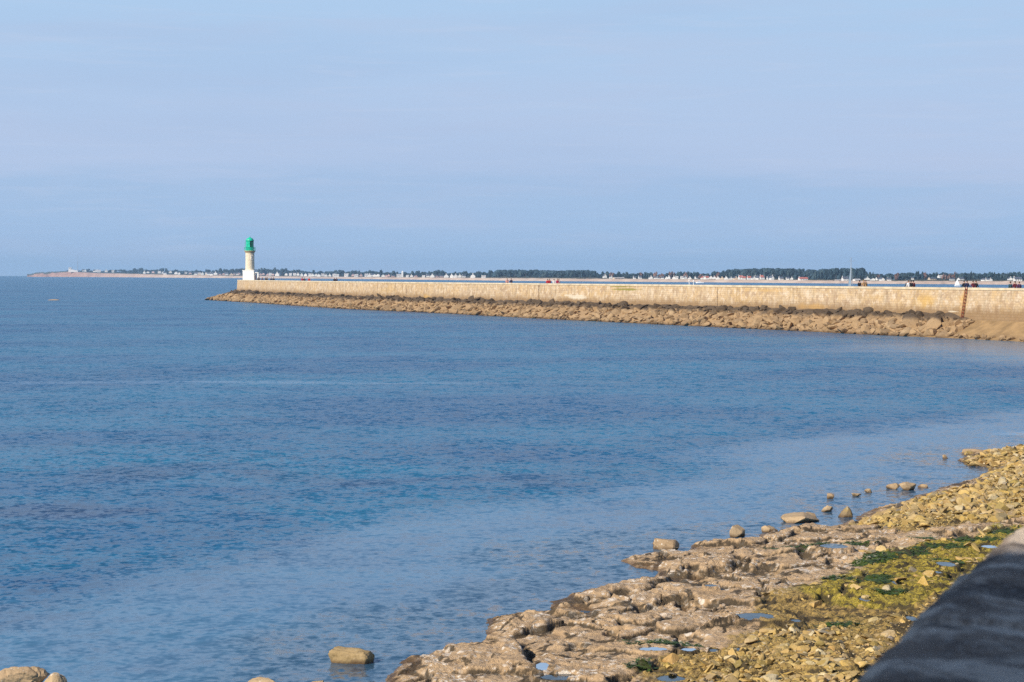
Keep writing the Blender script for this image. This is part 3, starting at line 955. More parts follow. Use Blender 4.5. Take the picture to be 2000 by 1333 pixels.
_g = (0.25, 0.22, 0.05)
STAINS = [(wall_s(1211), 5.55, 5.0, 0.22, _g, 0.85, 0.5, 0.4), (wall_s(1226), 5.05, 6.5, 0.22, _g, 0.9, 0.5, 0.4),
          (wall_s(1500), 5.2, 9.0, 0.35, (0.62, 0.38, 0.12), 0.45, 0.4, 0.0), (wall_s(1130), 3.65, 4.5, 0.5, (0.70, 0.62, 0.48), 0.7, 0.9, 0.4),
          (wall_s(1110), 3.9, 1.6, 0.3, (0.70, 0.62, 0.48), 0.6, 0.9, 0.4),
          (wall_s(1718), 4.4, 2.6, 0.8, (0.62, 0.40, 0.14), 0.45, 0.6, -0.3), (wall_s(1883), 4.2, 1.1, 2.2, (0.62, 0.36, 0.10), 0.65, 0.7, 0.0),
          (wall_s(1808), 4.2, 3.0, 1.1, (0.60, 0.36, 0.08), 0.55, 0.5, 0.2), (wall_s(1590), 3.1, 6.0, 0.6, (0.55, 0.32, 0.10), 0.5, 0.4, 0.2),
          (wall_s(836), 3.0, 3.0, 0.7, (0.60, 0.36, 0.09), 0.55, 0.5, 0.2), (wall_s(1866), 3.0, 1.3, 0.12, (0.75, 0.66, 0.5), 0.6, 0.8, 0.3)]
M_MASON = mat_masonry()
M_COPE = mat_plain('coping_stone', (0.60, 0.49, 0.33), 0.85, 0.2, 0.7)
M_DECK = mat_plain('deck_stone', (0.42, 0.36, 0.28), 0.9, 0.2, 0.5)
M_RUST = mat_plain('rusted_iron', (0.20, 0.045, 0.018), 0.85, 0.45, 6.0)
M_DARK = mat_plain('dark_joint', (0.09, 0.05, 0.025), 0.95, 0.4, 1.0)

def sweep(prof, s0=0.0, s1=None, closed=False):
    """prof: list of (off, z) in front of the wall line, swept along it"""
    s1 = WS[-1] if s1 is None else s1
    ss = np.linspace(s0, s1, max(2, int((s1 - s0) / 3.0)))
    V, UV = [], []
    for off, z in prof:
        p = wall_at(ss, np.full(len(ss), off))
        V.append(np.concatenate([p, np.full((len(ss), 1), z)], 1)); UV.append(np.stack([ss, np.full(len(ss), z)], -1))
    n, k = len(ss), len(prof)
    V = np.concatenate(V); UV = np.concatenate(UV)
    idx = np.arange(n * k).reshape(k, n)
    rows = [(i, i + 1) for i in range(k - 1)] + ([(k - 1, 0)] if closed else [])
    Q = np.concatenate([np.stack([idx[a, :-1], idx[b, :-1], idx[b, 1:], idx[a, 1:]], -1) for a, b in rows])
    return V, Q, UV, idx

def build_pier():
    root = empty('stone_pier', (*wall_at(wall_s(1400)), 0))
    tag(root, 'long tan granite pier running out across the water to the green topped lighthouse', 'pier')
    off = Vector(root.location)
    def put(name, V, Q, UV, m, ends=None):
        V = V - np.array(off)
        faces = [tuple(q) for q in Q]
        if ends is not None: faces += [tuple(e) for e in ends]
        me = bpy.data.meshes.new(name); me.from_pydata([tuple(p) for p in V], [], faces)
        bm = bmesh.new(); bm.from_mesh(me); bmesh.ops.recalc_face_normals(bm, faces=bm.faces); bm.to_mesh(me); bm.free()
        set_uv(me, UV)
        return link_mesh(name, me, m, root)
    # body of the pier with battered front and the far side face, closed at the head
    V, Q, UV, idx = sweep([(0.55, -1.2), (0.0, 5.62), (-0.9, 5.62), (-0.9, ZDECK), (-8.6, ZDECK), (-8.6, -1.2)], closed=True)
    head = [int(i) for i in idx[:, -1]]
    hV = V[head]; k = len(V)
    V2 = np.concatenate([V, hV])
    UV2 = np.concatenate([UV, np.stack([WS[-1] - np.array([0.55, 0, -.9, -.9, -8.6, -8.6]), hV[:, 2]], -1)])
    put('wall', V2, Q, UV2, M_MASON, [[k + i for i in range(len(head))], [int(i) for i in idx[:, 0]]])
    V, Q, UV, idx = sweep([(0.07, 5.62), (0.07, ZTOP), (-0.95, ZTOP), (-0.95, 5.62)], closed=True)
    put('coping', V, Q, UV, M_COPE, [idx[:, -1], idx[:, 0]])
    V, Q, UV, idx = sweep([(-0.91, ZDECK + 0.004), (-8.55, ZDECK + 0.004)])
    put('deck', V, Q, UV, M_DECK)
    V, Q, UV, idx = sweep([(-8.1, ZDECK), (-8.1, ZDECK + 0.25), (-8.66, ZDECK + 0.25), (-8.66, ZDECK)], closed=True)
    put('kerb', V, Q, UV, M_COPE, [idx[:, -1], idx[:, 0]])
    # joints: narrow dark strips just proud of the wall face
    for u, wd, zb, lean in ((1053, 0.24, 2.4, -0.6), (1402, 0.14, 2.4, -0.3), (795, 0.14, 2.6, 0.0)):
        s = wall_s(u)
        mb = MB(); vs = []
        for zz in np.linspace(zb, 5.6, 9):
            o_ = 0.55 * (5.62 - zz) / 6.82 + 0.012
            sl = s + lean * ((zz - 5.6) / 3.0) ** 2 * 1.0
            for ds in (-wd / 2, wd / 2):
                p = wall_at(sl + ds * (0.7 + 0.5 * random.random()), o_)
                vs.append((p[0] - off[0], p[1] - off[1], zz))
        mb.add(vs, [(2*i, 2*i+1, 2*i+3, 2*i+2) for i in range(8)])
        mb.build('joint', M_DARK, root)
    # the iron ladder by the near end of the rubble
    s = wall_s(1889)
    p = wall_at(s, 0.0); a = wall_dir(s)
    lad = empty('ladder', (p[0] - off[0], p[1] - off[1], 0), a, root)
    tag(lad, 'rusty red iron ladder let into the pier wall')
    def lp(x, z): return (x + (5.9 - z) * 0.12, (0.55 * (5.62 - z) / 6.82 + 0.16), z)
    for x in (-0.19, 0.19):
        MB().tube(lp(x, 1.9), lp(x, 5.9), 0.045).build('rail', M_RUST, lad)
    for z in np.arange(2.1, 5.9, 0.4):
        MB().tube(lp(-0.19, z), lp(0.19, z), 0.05).build('rung', M_RUST, lad)
    return root
build_pier()

# rubble slope: bed, and boulders on it
BED_Z0 = 2.75
WATER_TAB = lerp_tab([(380, 585), (500, 592), (600, 599), (660, 603), (740, 607), (840, 611), (1000, 620), (1200, 630), (1400, 639.5), (1540, 646), (1700, 654.5), (1850, 660.5), (2000, 668), (2300, 690)])
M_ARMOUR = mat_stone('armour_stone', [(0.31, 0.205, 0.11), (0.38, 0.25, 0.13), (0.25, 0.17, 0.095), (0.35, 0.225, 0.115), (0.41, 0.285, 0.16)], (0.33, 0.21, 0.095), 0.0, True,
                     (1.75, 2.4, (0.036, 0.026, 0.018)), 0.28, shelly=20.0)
S_LAD = wall_s(1893)
S_END = WS[-1]
def slope_pt(s, k):
    """k=0 at the wall foot .. 1 at the waterline; s may run past the head of the pier"""
    ss = np.minimum(s, S_END)
    p = wall_at(ss, np.zeros_like(ss) + 0.4)
    t = np.stack([np.interp(ss, WS, WT[:, 0]), np.interp(ss, WS, WT[:, 1])], -1)
    return p, t
# waterline distance in front of the wall, found along the way
_ss = np.linspace(0, S_END, 120)
def _wl(s):
    o = 0.5
    for o in np.arange(0.5, 14, 0.1):
        p = wall_at(s, o)
        u = p[0] / p[1] * F + 1000
        x, y = at_z(u, float(WATER_TAB(u)), 0)
        if p[1] <= y: return o
    return o
WL_OFF = np.array([_wl(s) for s in _ss])
def wl_off(s): return np.interp(s, _ss, WL_OFF)
BED_TOP = lerp_tab([(0, 2.1), (S_LAD - 1, 2.1), (S_LAD + 4, 2.75), (S_END, 2.7)])

def build_rubble():
    g = np.random.default_rng(21)
    # bed: a rough slope from the wall foot down under water, wrapping round the head
    ks = np.linspace(-0.05, 1.5, 14)
    ss = np.arange(S_LAD - 1.0, S_END + 0.1, 1.2)
    rows = []
    for s in ss:
        w_ = wl_off(s)
        for k in ks:
            p = wall_at(s, 0.45 + k * (w_ - 0.45)); z = BED_TOP(s) * (1 - k) - 0.1
            rows.append((p[0], p[1], z + (g.random() - 0.5) * 0.35))
    # the fan round the end of the pier
    c = wall_at(S_END, -4.0); n = WN[-1]; t = WT[-1]
    fan = []
    angs = np.linspace(0, math.pi, 22)
    for a in angs:
        dx = n * math.cos(a) + t * math.sin(a)
        r0 = 4.6 if abs(math.cos(a)) > 0.7 else 4.2 / max(0.55, math.sin(a)) * 0.75
        w_ = wl_off(S_END) + 4.0 * abs(math.cos(a)) ** 3 - 0.2 + 8.0 * math.sin(a) ** 2
        for k in ks:
            r = 3.6 + (w_ + 0.6 - 3.6 + 4.0 * (1 - abs(math.cos(a)) ** 3)) * k if k > 0 else 3.6
            r = max(r, 3.6)
            p = c + dx * r
            fan.append((p[0], p[1], BED_TOP(S_END) * (1 - k) - 0.1 + (g.random() - 0.5) * 0.3))
    V = np.array(rows + fan)
    m = len(ks)
    idx = np.arange(len(V)).reshape(-1, m)
    Q = np.stack([idx[:-1, :-1], idx[:-1, 1:], idx[1:, 1:], idx[1:, :-1]], -1).reshape(-1, 4)
    tag(link_mesh('rubble_bank', np_mesh('rubble_bank', V, Q=Q), M_ARMOUR), kind='structure')
    # boulders
    protos = [rock_mesh('boulder', 400 + k, 3, (1, 0.70 + 0.08 * (k % 3), 0.50 + 0.1 * (k % 4)), 7 + k % 3, 0.035, cut=(0.25, 0.72), smooth=False) for k in range(12)]
    protos_np = [rock_shape(500 + k, 2, (1, 0.8, 0.62), 6, 0.05, cut=(0.3, 0.75)) for k in range(12)]
    pts = []
    n_side = 3600
    for i in range(n_side):
        s = S_LAD - 2 + (S_END - S_LAD + 2) * g.random()
        k = g.random() ** 0.9
        pts.append((s, k, 0.22 + 0.78 * g.random() ** 2.2))
    pts.append((wall_s(1868), 0.55, 1.9))
    pts.append((wall_s(1822), 0.5, 1.7))
    P = []
    for s, k, r in pts:
        p = wall_at(s, 0.5 + k * (wl_off(s) - 0.45)); z = float(BED_TOP(s)) * (1 - k) - 0.1
        P.append((p[0], p[1], z, r, k))
    for i in range(150):          # round the head
        a = g.uniform(0, math.pi); k = g.random() ** 0.8
        w_ = wl_off(S_END) + 0.6 + 8.0 * math.sin(a) ** 2 + 4.0
        p = c + (n * math.cos(a) + t * math.sin(a)) * (4.4 + (w_ - 4.4) * k)
        P.append((p[0], p[1], BED_TOP(S_END) * (1 - k) - 0.15, g.uniform(0.5, 1.1), k))
    # loose stones along the water in front of the mud bank, right of the ladder
    for i in range(46):
        s = S_LAD - 1 - 32 * g.random() ** 1.5
        k = 1.05 - 0.22 * g.random() - 0.25 * g.random() * max(0, 1 - (S_LAD - s) / 12)
        p = wall_at(s, 0.5 + k * (wl_off(s) - 0.5)); z = 1.5 * (1 - k)
        P.append((p[0], p[1], max(z, -0.05), g.uniform(0.2, 0.55), 1.0))
    P = np.array(P)
    order = np.argsort(-P[:, 3] / P[:, 1])
    near = order[:300]; rest = order[300:]
    yaw0 = 0.9
    for i in near:
        x, y, z, r, k = P[i]
        o = link_mesh('armour_boulder', protos[g.integers(len(protos))], M_ARMOUR)
        o.location = (x, y, z + r * 0.12)
        o.scale = (r * g.uniform(0.85, 1.25), r, r * g.uniform(0.75, 1.1))
        o.rotation_euler = (g.normal(0, 0.3) + 0.2, g.normal(0, 0.35), g.uniform(0, 6.28))
        row = 0 if k < 0.33 else (1 if k < 0.72 else 2)
        lab = ('dark weathered boulder against the foot of the pier wall', 'tan boulder halfway down the rubble slope of the pier',
               'tan boulder at the waterline of the rubble slope under the pier')[row]
        tag(o, lab, 'boulder', ('dark boulders at the foot of the pier wall', 'boulders halfway down the pier rubble', 'boulders along the waterline of the pier')[row])
    VV, TT, q = [], [], 0
    for i in rest:
        x, y, z, r, k = P[i]
        V, T = protos_np[g.integers(len(protos_np))]
        a, b = g.normal(0, 0.3, 2)
        W = rotz(V * np.array([g.uniform(0.85, 1.25), 1, g.uniform(0.75, 1.1)]), g.uniform(0, 6.28)) * r
        W[:, 2] += W[:, 0] * a + W[:, 1] * b
        VV.append(W + np.array([x, y, z + r * 0.12])); TT.append(T + q); q += len(V)
    tag(link_mesh('rubble', np_mesh('rubble', np.concatenate(VV), T=np.concatenate(TT)), M_ARMOUR),
        'smaller and more distant tan rubble stones along the pier foot', 'rubble', kind='stuff')
build_rubble()

# mud bank at the near foot of the wall, right of the ladder
def build_mud():
    ss = np.linspace(-2, S_LAD + 6, 30); ks = np.linspace(0, 1.6, 12)
    V = []
    for s in ss:
        for k in ks:
            p = wall_at(s, 0.35 + k * (wl_off(s) - 0.3))
            z = 2.05 * (1 - k) ** 1.25 if k < 1 else -(k - 1) * 1.2
            V.append((p[0], p[1], z + 0.05 * (fbm(np.array([p[0]]), np.array([p[1]]), 3, 9)[0] - 0.5)))
    idx = np.arange(len(V)).reshape(len(ss), len(ks))
    Q = np.stack([idx[:-1, :-1], idx[:-1, 1:], idx[1:, 1:], idx[1:, :-1]], -1).reshape(-1, 4)
    tag(link_mesh('sand_bank', np_mesh('sand_bank', np.array(V), Q=Q, smooth=True), mat_plain('wet_sand', (0.29, 0.185, 0.085), 0.8, 0.25, 0.6)), kind='structure')
build_mud()

# ------------------------------------------------------------------ the lighthouse
M_WHITE = mat_plain('white_paint', (0.84, 0.82, 0.78), 0.6, 0.06, 0.8)
M_TOWER = mat_plain('tower_stone', (0.70, 0.60, 0.44), 0.8, 0.14, 1.6)
M_GREEN = mat_plain('green_paint', (0.0, 0.48, 0.29), 0.45, 0.15, 1.2, 0.5)
M_BAND = mat_plain('gallery_stone', (0.42, 0.33, 0.21), 0.85, 0.2, 1.5)
M_PANE = mat_plain('lantern_glass', (0.006, 0.015, 0.02), 0.25, 0.3, 1.0, 0.3)
M_DOOR = mat_plain('door_paint', (0.40, 0.27, 0.25), 0.7, 0.15, 2.0)
M_HOLE = mat_plain('window_shadow', (0.05, 0.04, 0.035), 0.5, 0.3, 1.0)

def build_lighthouse():
    for s in np.arange(S_END - 14, S_END, 0.05):
        x, y = wall_at(s, -3.3)
        if x / y * F + 1000 < 488.6: break
    YAW = -10.0
    VIEW = math.degrees(math.atan2(-y, -x)) - YAW      # local bearing of the viewer
    root = empty('lighthouse', (x, y, ZDECK), R(YAW))
    tag(root, 'stone lighthouse with green lantern and white square base at the end of the pier', 'lighthouse')
    Z = lambda v: row_z(v, y) - ZDECK
    zb = Z(529.2)
    b = MB().box(0, 0, zb / 2, 3.3, 3.3, zb).build('base', M_WHITE, root, bevel=0.04)
    MB().box(0, 0, zb + 0.08, 3.5, 3.5, 0.2).build('cornice', M_WHITE, root, bevel=0.03)
    # porch on the landward side
    zp = Z(532.2)
    MB().box(2.28, -0.2, zp - 0.1, 1.3, 2.2, 0.2).build('porch_roof', M_WHITE, root, bevel=0.02)
    MB().box(2.72, -0.75, (zp - 0.2) / 2, 0.34, 0.9, zp - 0.2).build('porch_wall', M_WHITE, root, bevel=0.02)
    d = MB().box(1.68, -0.3, 1.15, 0.10, 1.0, 2.1).build('door', M_DOOR, root)
    MB().box(1.75, 0.1, 1.1, 0.08, 0.1, 0.1).build('handle', M_HOLE, d)
    z1 = Z(495.0)
    MB().lathe([(1.34, zb + 0.18), (1.29, zb + 0.5), (1.24, z1)], 40).build('tower', M_TOWER, root, smooth=False)
    MB().lathe([(1.24, z1), (1.36, z1 + 0.12), (1.36, z1 + 0.3), (1.52, z1 + 0.48), (1.62, z1 + 0.52), (1.62, z1 + 0.72)], 40).build('gallery', M_BAND, root)
    # narrow window with a pale surround, facing the viewer right of the middle
    a = R(VIEW + 26)
    zw = Z(503)
    c_, s_ = math.cos(a), math.sin(a)
    wroot = empty('window', (c_ * 1.235, s_ * 1.235, zw), a, root)
    MB().box(0.02, 0, 0, 0.12, 0.34, 0.95).build('pane', M_HOLE, wroot)
    for dy in (-0.23, 0.23):
        MB().box(0.06, dy, 0, 0.2, 0.12, 1.15).build('frame', M_WHITE, wroot)
    MB().box(0.06, 0, -0.62, 0.26, 0.6, 0.12).build('sill', M_WHITE, wroot)
    zg = z1 + 0.72
    # green service drum, railing, lantern, dome
    zl = Z(483.5)
    MB().lathe([(1.26, zg), (1.26, zg + 0.12), (1.12, zg + 0.16), (1.12, zl - 0.1), (1.2, zl - 0.06), (1.2, zl + 0.05)], 36).build('drum', M_GREEN, root)
    rl = empty('railing', (0, 0, 0), 0, root)
    for zz in (zg + 0.55, zg + 1.0):
        pts = [(1.54 * math.cos(2*math.pi*i/24), 1.54 * math.sin(2*math.pi*i/24), zz) for i in range(25)]
        rm = MB()
        for p, q in zip(pts, pts[1:]): rm.tube(p, q, 0.03, n=6)
        rm.build('rail', M_GREEN, rl)
    for i in range(16):
        an = 2 * math.pi * i / 16
        MB().tube((1.54*math.cos(an), 1.54*math.sin(an), zg - 0.02), (1.54*math.cos(an), 1.54*math.sin(an), zg + 1.02), 0.035, n=6).build('baluster', M_GREEN, rl)
    zt = Z(471.0)
    n = 10
    lant = empty('lantern', (0, 0, 0), 0, root)
    a_dark = VIEW + 36
    for i in range(n):
        a0, a1 = 2*math.pi*i/n, 2*math.pi*(i+1)/n
        mid = math.degrees((a0 + a1) / 2)
        dd = (mid - a_dark + 180) % 360 - 180
        glass = abs(dd) < 52
        MB().lathe([(1.03 if glass else 1.06, zl), (1.03 if glass else 1.06, zt)], 3, a0=a0, a1=a1, caps=False).build('pane' if glass else 'panel', M_PANE if glass else M_GREEN, lant)
        MB().tube((1.07*math.cos(a0), 1.07*math.sin(a0), zl), (1.07*math.cos(a0), 1.07*math.sin(a0), zt), 0.05, n=6).build('mullion', M_GREEN, lant)
    pa = R(VIEW - 84)
    MB().tube((1.32*math.cos(pa), 1.32*math.sin(pa), Z(484)), (1.32*math.cos(pa), 1.32*math.sin(pa), Z(470.5)), 0.06, n=6).build('pole', M_GREEN, lant)
    MB().lathe([(0.9, zl), (0.9, zt)], 24).build('core', M_PANE, lant)
    zd = Z(464.6)
    h = zd - zt
    dome = MB().lathe([(1.2, zt - 0.02), (1.24, zt + 0.1), (1.08, zt + 0.16)] + [(1.08 * math.cos(t), zt + 0.16 + (h - 0.16) * math.sin(t)) for t in np.linspace(0.12, 1.45, 9)], 32).build('dome', M_GREEN, root, smooth=True)
    MB().lathe([(0.16, zd - 0.06), (0.2, zd + 0.1), (0.12, zd + 0.26), (0.03, zd + 0.34), (0.02, zd + 0.6)], 12).build('finial', M_GREEN, dome)
build_lighthouse()

# ------------------------------------------------------------------ walkers on the pier
def skin_mesh(name, verts, edges, radii, root=0, sub=1):
    me = bpy.data.meshes.new(name)
    me.from_pydata([Vector(v) for v in verts], edges, [])
    o = bpy.data.objects.new(name, me); COL.objects.link(o)
    md = o.modifiers.new('skin', 'SKIN'); md.use_smooth_shade = True
    for i, r in enumerate(radii):
        sv = me.skin_vertices[0].data[i]
        sv.radius = (r, r) if not isinstance(r, tuple) else r
        sv.use_root = (i == root)
    sb = o.modifiers.new('sub', 'SUBSURF'); sb.levels = sub; sb.render_levels = sub
    dg = bpy.context.evaluated_depsgraph_get(); dg.update()
    out = bpy.data.meshes.new_from_object(o.evaluated_get(dg))
    bpy.data.objects.remove(o)
    for p in out.polygons: p.use_smooth = True
    return out

def skeleton(pose):
    """joints of a 1.72 m figure facing -Y; pose: 0 stand, 1 stride, 2 hands together in front"""
    st = 0.26 if pose == 1 else 0.03
    J, E, Rd = [], [], []
    def j(p, r, par=None):
        J.append(p); Rd.append(r)
        if par is not None: E.append((par, len(J) - 1))
        return len(J) - 1
    pel = j((0, 0, 0.95), (0.15, 0.11))
    wai = j((0, 0, 1.10), (0.135, 0.10), pel); che = j((0, 0, 1.32), (0.165, 0.115), wai)
    nek = j((0, -0.01, 1.47), 0.058, che); jaw = j((0, -0.03, 1.56), 0.075, nek); hed = j((0, -0.02, 1.66), 0.088, jaw)
    j((0, -0.125, 1.605), 0.014, jaw)                                      # nose
    for sx in (-1, 1): j((sx * 0.09, 0, 1.62), 0.016, jaw)                 # ears
    arms = []
    for sx in (-1, 1):
        sh = j((sx * 0.19, 0, 1.40), 0.062, che)
        sw = sx * st * 0.7 if pose == 1 else 0
        el = j((sx * 0.245, 0.03 - sw * 0.5, 1.14), 0.045, sh)
        wr = (sx * 0.235, -0.05 - sw, 0.93) if pose != 2 else (sx * 0.08, -0.24, 1.08)
        wi = j(wr, 0.03, el)
        d = (Vector(wr) - Vector(J[el])).normalized()
        pm = j(tuple(Vector(wr) + d * 0.055), 0.036, wi)
        for f, (off, ln) in enumerate(((-0.03, 0.055), (-0.01, 0.07), (0.01, 0.066), (0.03, 0.05))):
            b = Vector(J[pm]) + d * 0.03 + Vector((0, off, 0))
            a = j(tuple(b), 0.010, pm)
            m_ = j(tuple(b + d * ln * 0.55 + Vector((-sx * 0.006, 0, 0))), 0.009, a)
            j(tuple(b + d * ln + Vector((-sx * 0.022, 0, 0))), 0.008, m_)
        th = j(tuple(Vector(J[pm]) + Vector((-sx * 0.02, -0.04, 0.0))), 0.011, pm)
        j(tuple(Vector(J[th]) + d * 0.035 + Vector((-sx * 0.005, -0.012, 0))), 0.010, th)
        arms.append((sh, el, wi))
    legs = []
    for sx in (-1, 1):
        k = sx * st
        hp = j((sx * 0.09, 0, 0.86), 0.092, pel)
        kn = j((sx * 0.10, -0.02 - k * 0.5, 0.50), 0.062, hp)
        an = j((sx * 0.10, 0.03 - k, 0.09), 0.042, kn)
        j((sx * 0.11, -0.13 - k, 0.035), 0.036, an)
        legs.append((hp, kn, an))
    return J, E, Rd, arms, legs, dict(pel=pel, wai=wai, che=che, nek=nek)

M_SKIN = mat_plain('skin', (0.50, 0.30, 0.21), 0.6, 0.08, 6.0)
FIG = []
for pose in range(3):
    J, E, Rd, arms, legs, ix = skeleton(pose)
    body = skin_mesh('person', J, E, Rd)
    body.materials.append(M_SKIN)
    # coat: torso and sleeves
    P = [J[ix['pel']], J[ix['wai']], J[ix['che']], (0, 0, 1.46)]
    P[0] = (0, 0, 0.86)
    Ed = [(0, 1), (1, 2), (2, 3)]; Rr = [(0.195, 0.15), (0.165, 0.13), (0.195, 0.145), 0.085]
    for sh, el, wi in arms:
        a = len(P); P += [J[sh], J[el], tuple(Vector(J[wi]) * 0.9 + Vector(J[el]) * 0.1)]; Rr += [0.085, 0.066, 0.048]
        Ed += [(2, a), (a, a + 1), (a + 1, a + 2)]
    coat = skin_mesh('coat', P, Ed, Rr)
    P = [(0, 0, 0.97)]; Ed = []; Rr = [(0.165, 0.125)]
    for hp, kn, an in legs:
        a = len(P); P += [J[hp], J[kn], tuple(Vector(J[an]) + Vector((0, 0, 0.02)))]; Rr += [0.112, 0.078, 0.06]
        Ed += [(0, a), (a, a + 1), (a + 1, a + 2)]
    trou = skin_mesh('trousers', P, Ed, Rr)
    V, T = ICO[2][0].copy(), ICO[2][1]
    V = V * np.array([0.108, 0.118, 0.105]) + np.array([0, 0.012, 1.675])
    front = (V[:, 1] < -0.045) & (V[:, 2] < 1.69)
    V[front, 1] = -0.02; V[:, 2] = np.maximum(V[:, 2], 1.585)
    hair = np_mesh('hair', V, T=T, smooth=True)
    FIG.append((body, coat, trou, hair))

CLOTH = {k: mat_plain('cloth_' + k, c, 0.9, 0.15, 8.0) for k, c in dict(
    red=(0.55, 0.025, 0.03), crimson=(0.42, 0.02, 0.06), maroon=(0.13, 0.02, 0.03), navy=(0.02, 0.025, 0.07), black=(0.015, 0.015, 0.02), teal=(0.04, 0.10, 0.13),
    white=(0.78, 0.76, 0.74), tan=(0.42, 0.25, 0.12), salmon=(0.62, 0.30, 0.24), grey=(0.12, 0.13, 0.15), denim=(0.05, 0.08, 0.16), green=(0.06, 0.14, 0.04), purple=(0.07, 0.03, 0.09)).items()}
HAIR = {k: mat_plain('hair_' + k, c, 0.7, 0.2, 8.0) for k, c in dict(dark=(0.03, 0.02, 0.015), brown=(0.12, 0.07, 0.035), grey=(0.4, 0.38, 0.36), fair=(0.35, 0.24, 0.12)).items()}

def person(u, coat, trousers, hair, pose, away, label, back=2.6, hgt=1.0, group=None):
    s = wall_s(u)
    # a step back from the parapet, on the same sight line
    for it in range(25):
        p = wall_at(s, -back)
        s += (p[0] / p[1] * F + 1000 - u) / F * p[1] * 1.0
    p = wall_at(s, -back)
    a = wall_dir(s)
    rz = a + R(90) + (0 if away else math.pi)
    b, c, t, h = FIG[pose]
    o = link_mesh('person', b)
    o.location = (p[0], p[1], ZDECK + 0.006); o.rotation_euler = (0, 0, rz); o.scale = (hgt, hgt, hgt)
    tag(o, label, 'person', group)
    for nme, me, m in (('coat', c, CLOTH[coat]), ('trousers', t, CLOTH[trousers]), ('hair', h, HAIR[hair])):
        q = bpy.data.objects.new(nme, me); COL.objects.link(q); q.parent = o
        if not me.materials: me.materials.append(m)
        q.material_slots[0].link = 'OBJECT'; q.material_slots[0].material = m
    return o

PEOPLE = [
    (1973, 'teal', 'navy', 'dark', 0, True, 'person in dark teal coat, left of the trio at the right pier end', 1.6),
    (1982, 'maroon', 'black', 'dark', 1, True, 'person in dark maroon coat, middle of the trio at the right pier end', 1.5),
    (1990.5, 'purple', 'black', 'brown', 0, True, 'person in dark purple coat, right of the trio at the right pier end', 2.6),
    (1900.5, 'maroon', 'black', 'dark', 1, False, 'person in dark red coat just right of the rusty ladder, left of a dark pair', 1.8),
    (1906, 'black', 'denim', 'brown', 1, False, 'person in black coat just right of the rusty ladder, right of a dark pair', 2.2),
    (1883, 'black', 'navy', 'dark', 1, False, 'person in black coat standing above and left of the rusty ladder', 2.4),
    (1888.5, 'navy', 'denim', 'dark', 1, False, 'person in navy blue coat standing right above the rusty ladder', 1.6),
    (1771, 'grey', 'navy', 'grey', 1, True, 'person in dark grey coat leftmost in the group of four with the white shirt', 2.8),
    (1774.5, 'white', 'tan', 'brown', 0, True, 'person in bright white shirt among dark coats on the pier', 1.5),
    (1779, 'black', 'black', 'dark', 1, True, 'person in black coat directly right of the one in the white shirt', 1.8),
    (1783.5, 'maroon', 'black', 'dark', 0, True, 'person in dark coat with reddish top right of those with the white shirt', 2.6),
    (1678.5, 'black', 'white', 'dark', 2, True, 'person in black coat right of the tall grey sail, left of one in tan', 1.7),
    (1686.5, 'tan', 'tan', 'fair', 1, False, 'person in tan coat right of one in black near the tall grey sail', 1.6),
    (1690, 'tan', 'maroon', 'brown', 0, False, 'person in brownish tan coat half behind another in tan near the tall grey sail', 2.8),
    (1069.5, 'red', 'black', 'dark', 1, True, 'person in red coat left of a red pair above the dark joint in the wall', 1.8),
    (1073, 'red', 'red', 'brown', 0, True, 'person in red coat right of a red pair above the dark joint in the wall', 2.4),
    (1082, 'white', 'green', 'dark', 1, True, 'person in white top with green beside the red pair', 1.8),
    (1089, 'crimson', 'grey', 'dark', 1, False, 'person in dark crimson coat and grey trousers right of the one in white and green', 1.8),
    (1091.5, 'white', 'grey', 'dark', 0, False, 'person in pale top half hidden behind the one in crimson', 2.8),
    (990.5, 'salmon', 'black', 'fair', 1, False, 'person in salmon pink top beside one in navy, midway along the pier', 1.8),
    (998.5, 'navy', 'navy', 'dark', 2, False, 'person in navy coat beside one in salmon pink, midway along the pier', 1.5),
    (653.5, 'black', 'black', 'dark', 1, True, 'left person of a pair in black between lighthouse and pier middle', 1.8),
    (657.5, 'navy', 'black', 'dark', 1, True, 'right person of a pair in black between lighthouse and pier middle', 2.2),
    (590.5, 'crimson', 'black', 'dark', 1, True, 'person in dark crimson, leftmost of three near the lighthouse', 1.8),
    (594.5, 'black', 'black', 'dark', 0, True, 'person in black between two in red near the lighthouse', 1.8),
    (604, 'red', 'red', 'dark', 1, True, 'person in bright red walking alone behind one in black near the lighthouse', 1.8),
    (504.5, 'black', 'black', 'dark', 0, False, 'person in black standing closest to the white lighthouse base', 1.6),
    (506.5, 'navy', 'black', 'dark', 2, False, 'second person in dark clothes from the white lighthouse base', 2.8),
    (512.5, 'purple', 'black', 'brown', 1, False, 'person in purplish dark coat third from the white lighthouse base', 1.8),
    (519.5, 'black', 'navy', 'dark', 1, True, 'left person of a dark pair in the middle of the row by the lighthouse', 1.6),
    (522, 'grey', 'black', 'dark', 0, True, 'right person of a dark pair in the middle of the row by the lighthouse', 2.4),
    (530, 'navy', 'black', 'dark', 1, True, 'last person but one in the row right of the lighthouse', 1.6),
    (534.5, 'black', 'black', 'dark', 1, True, 'last person in black at the right end of the row by the lighthouse', 1.8),
]
for p in PEOPLE:
    person(*p[:7], back=p[7], hgt=0.97 + 0.06 * random.random(), group='people walking on the pier')

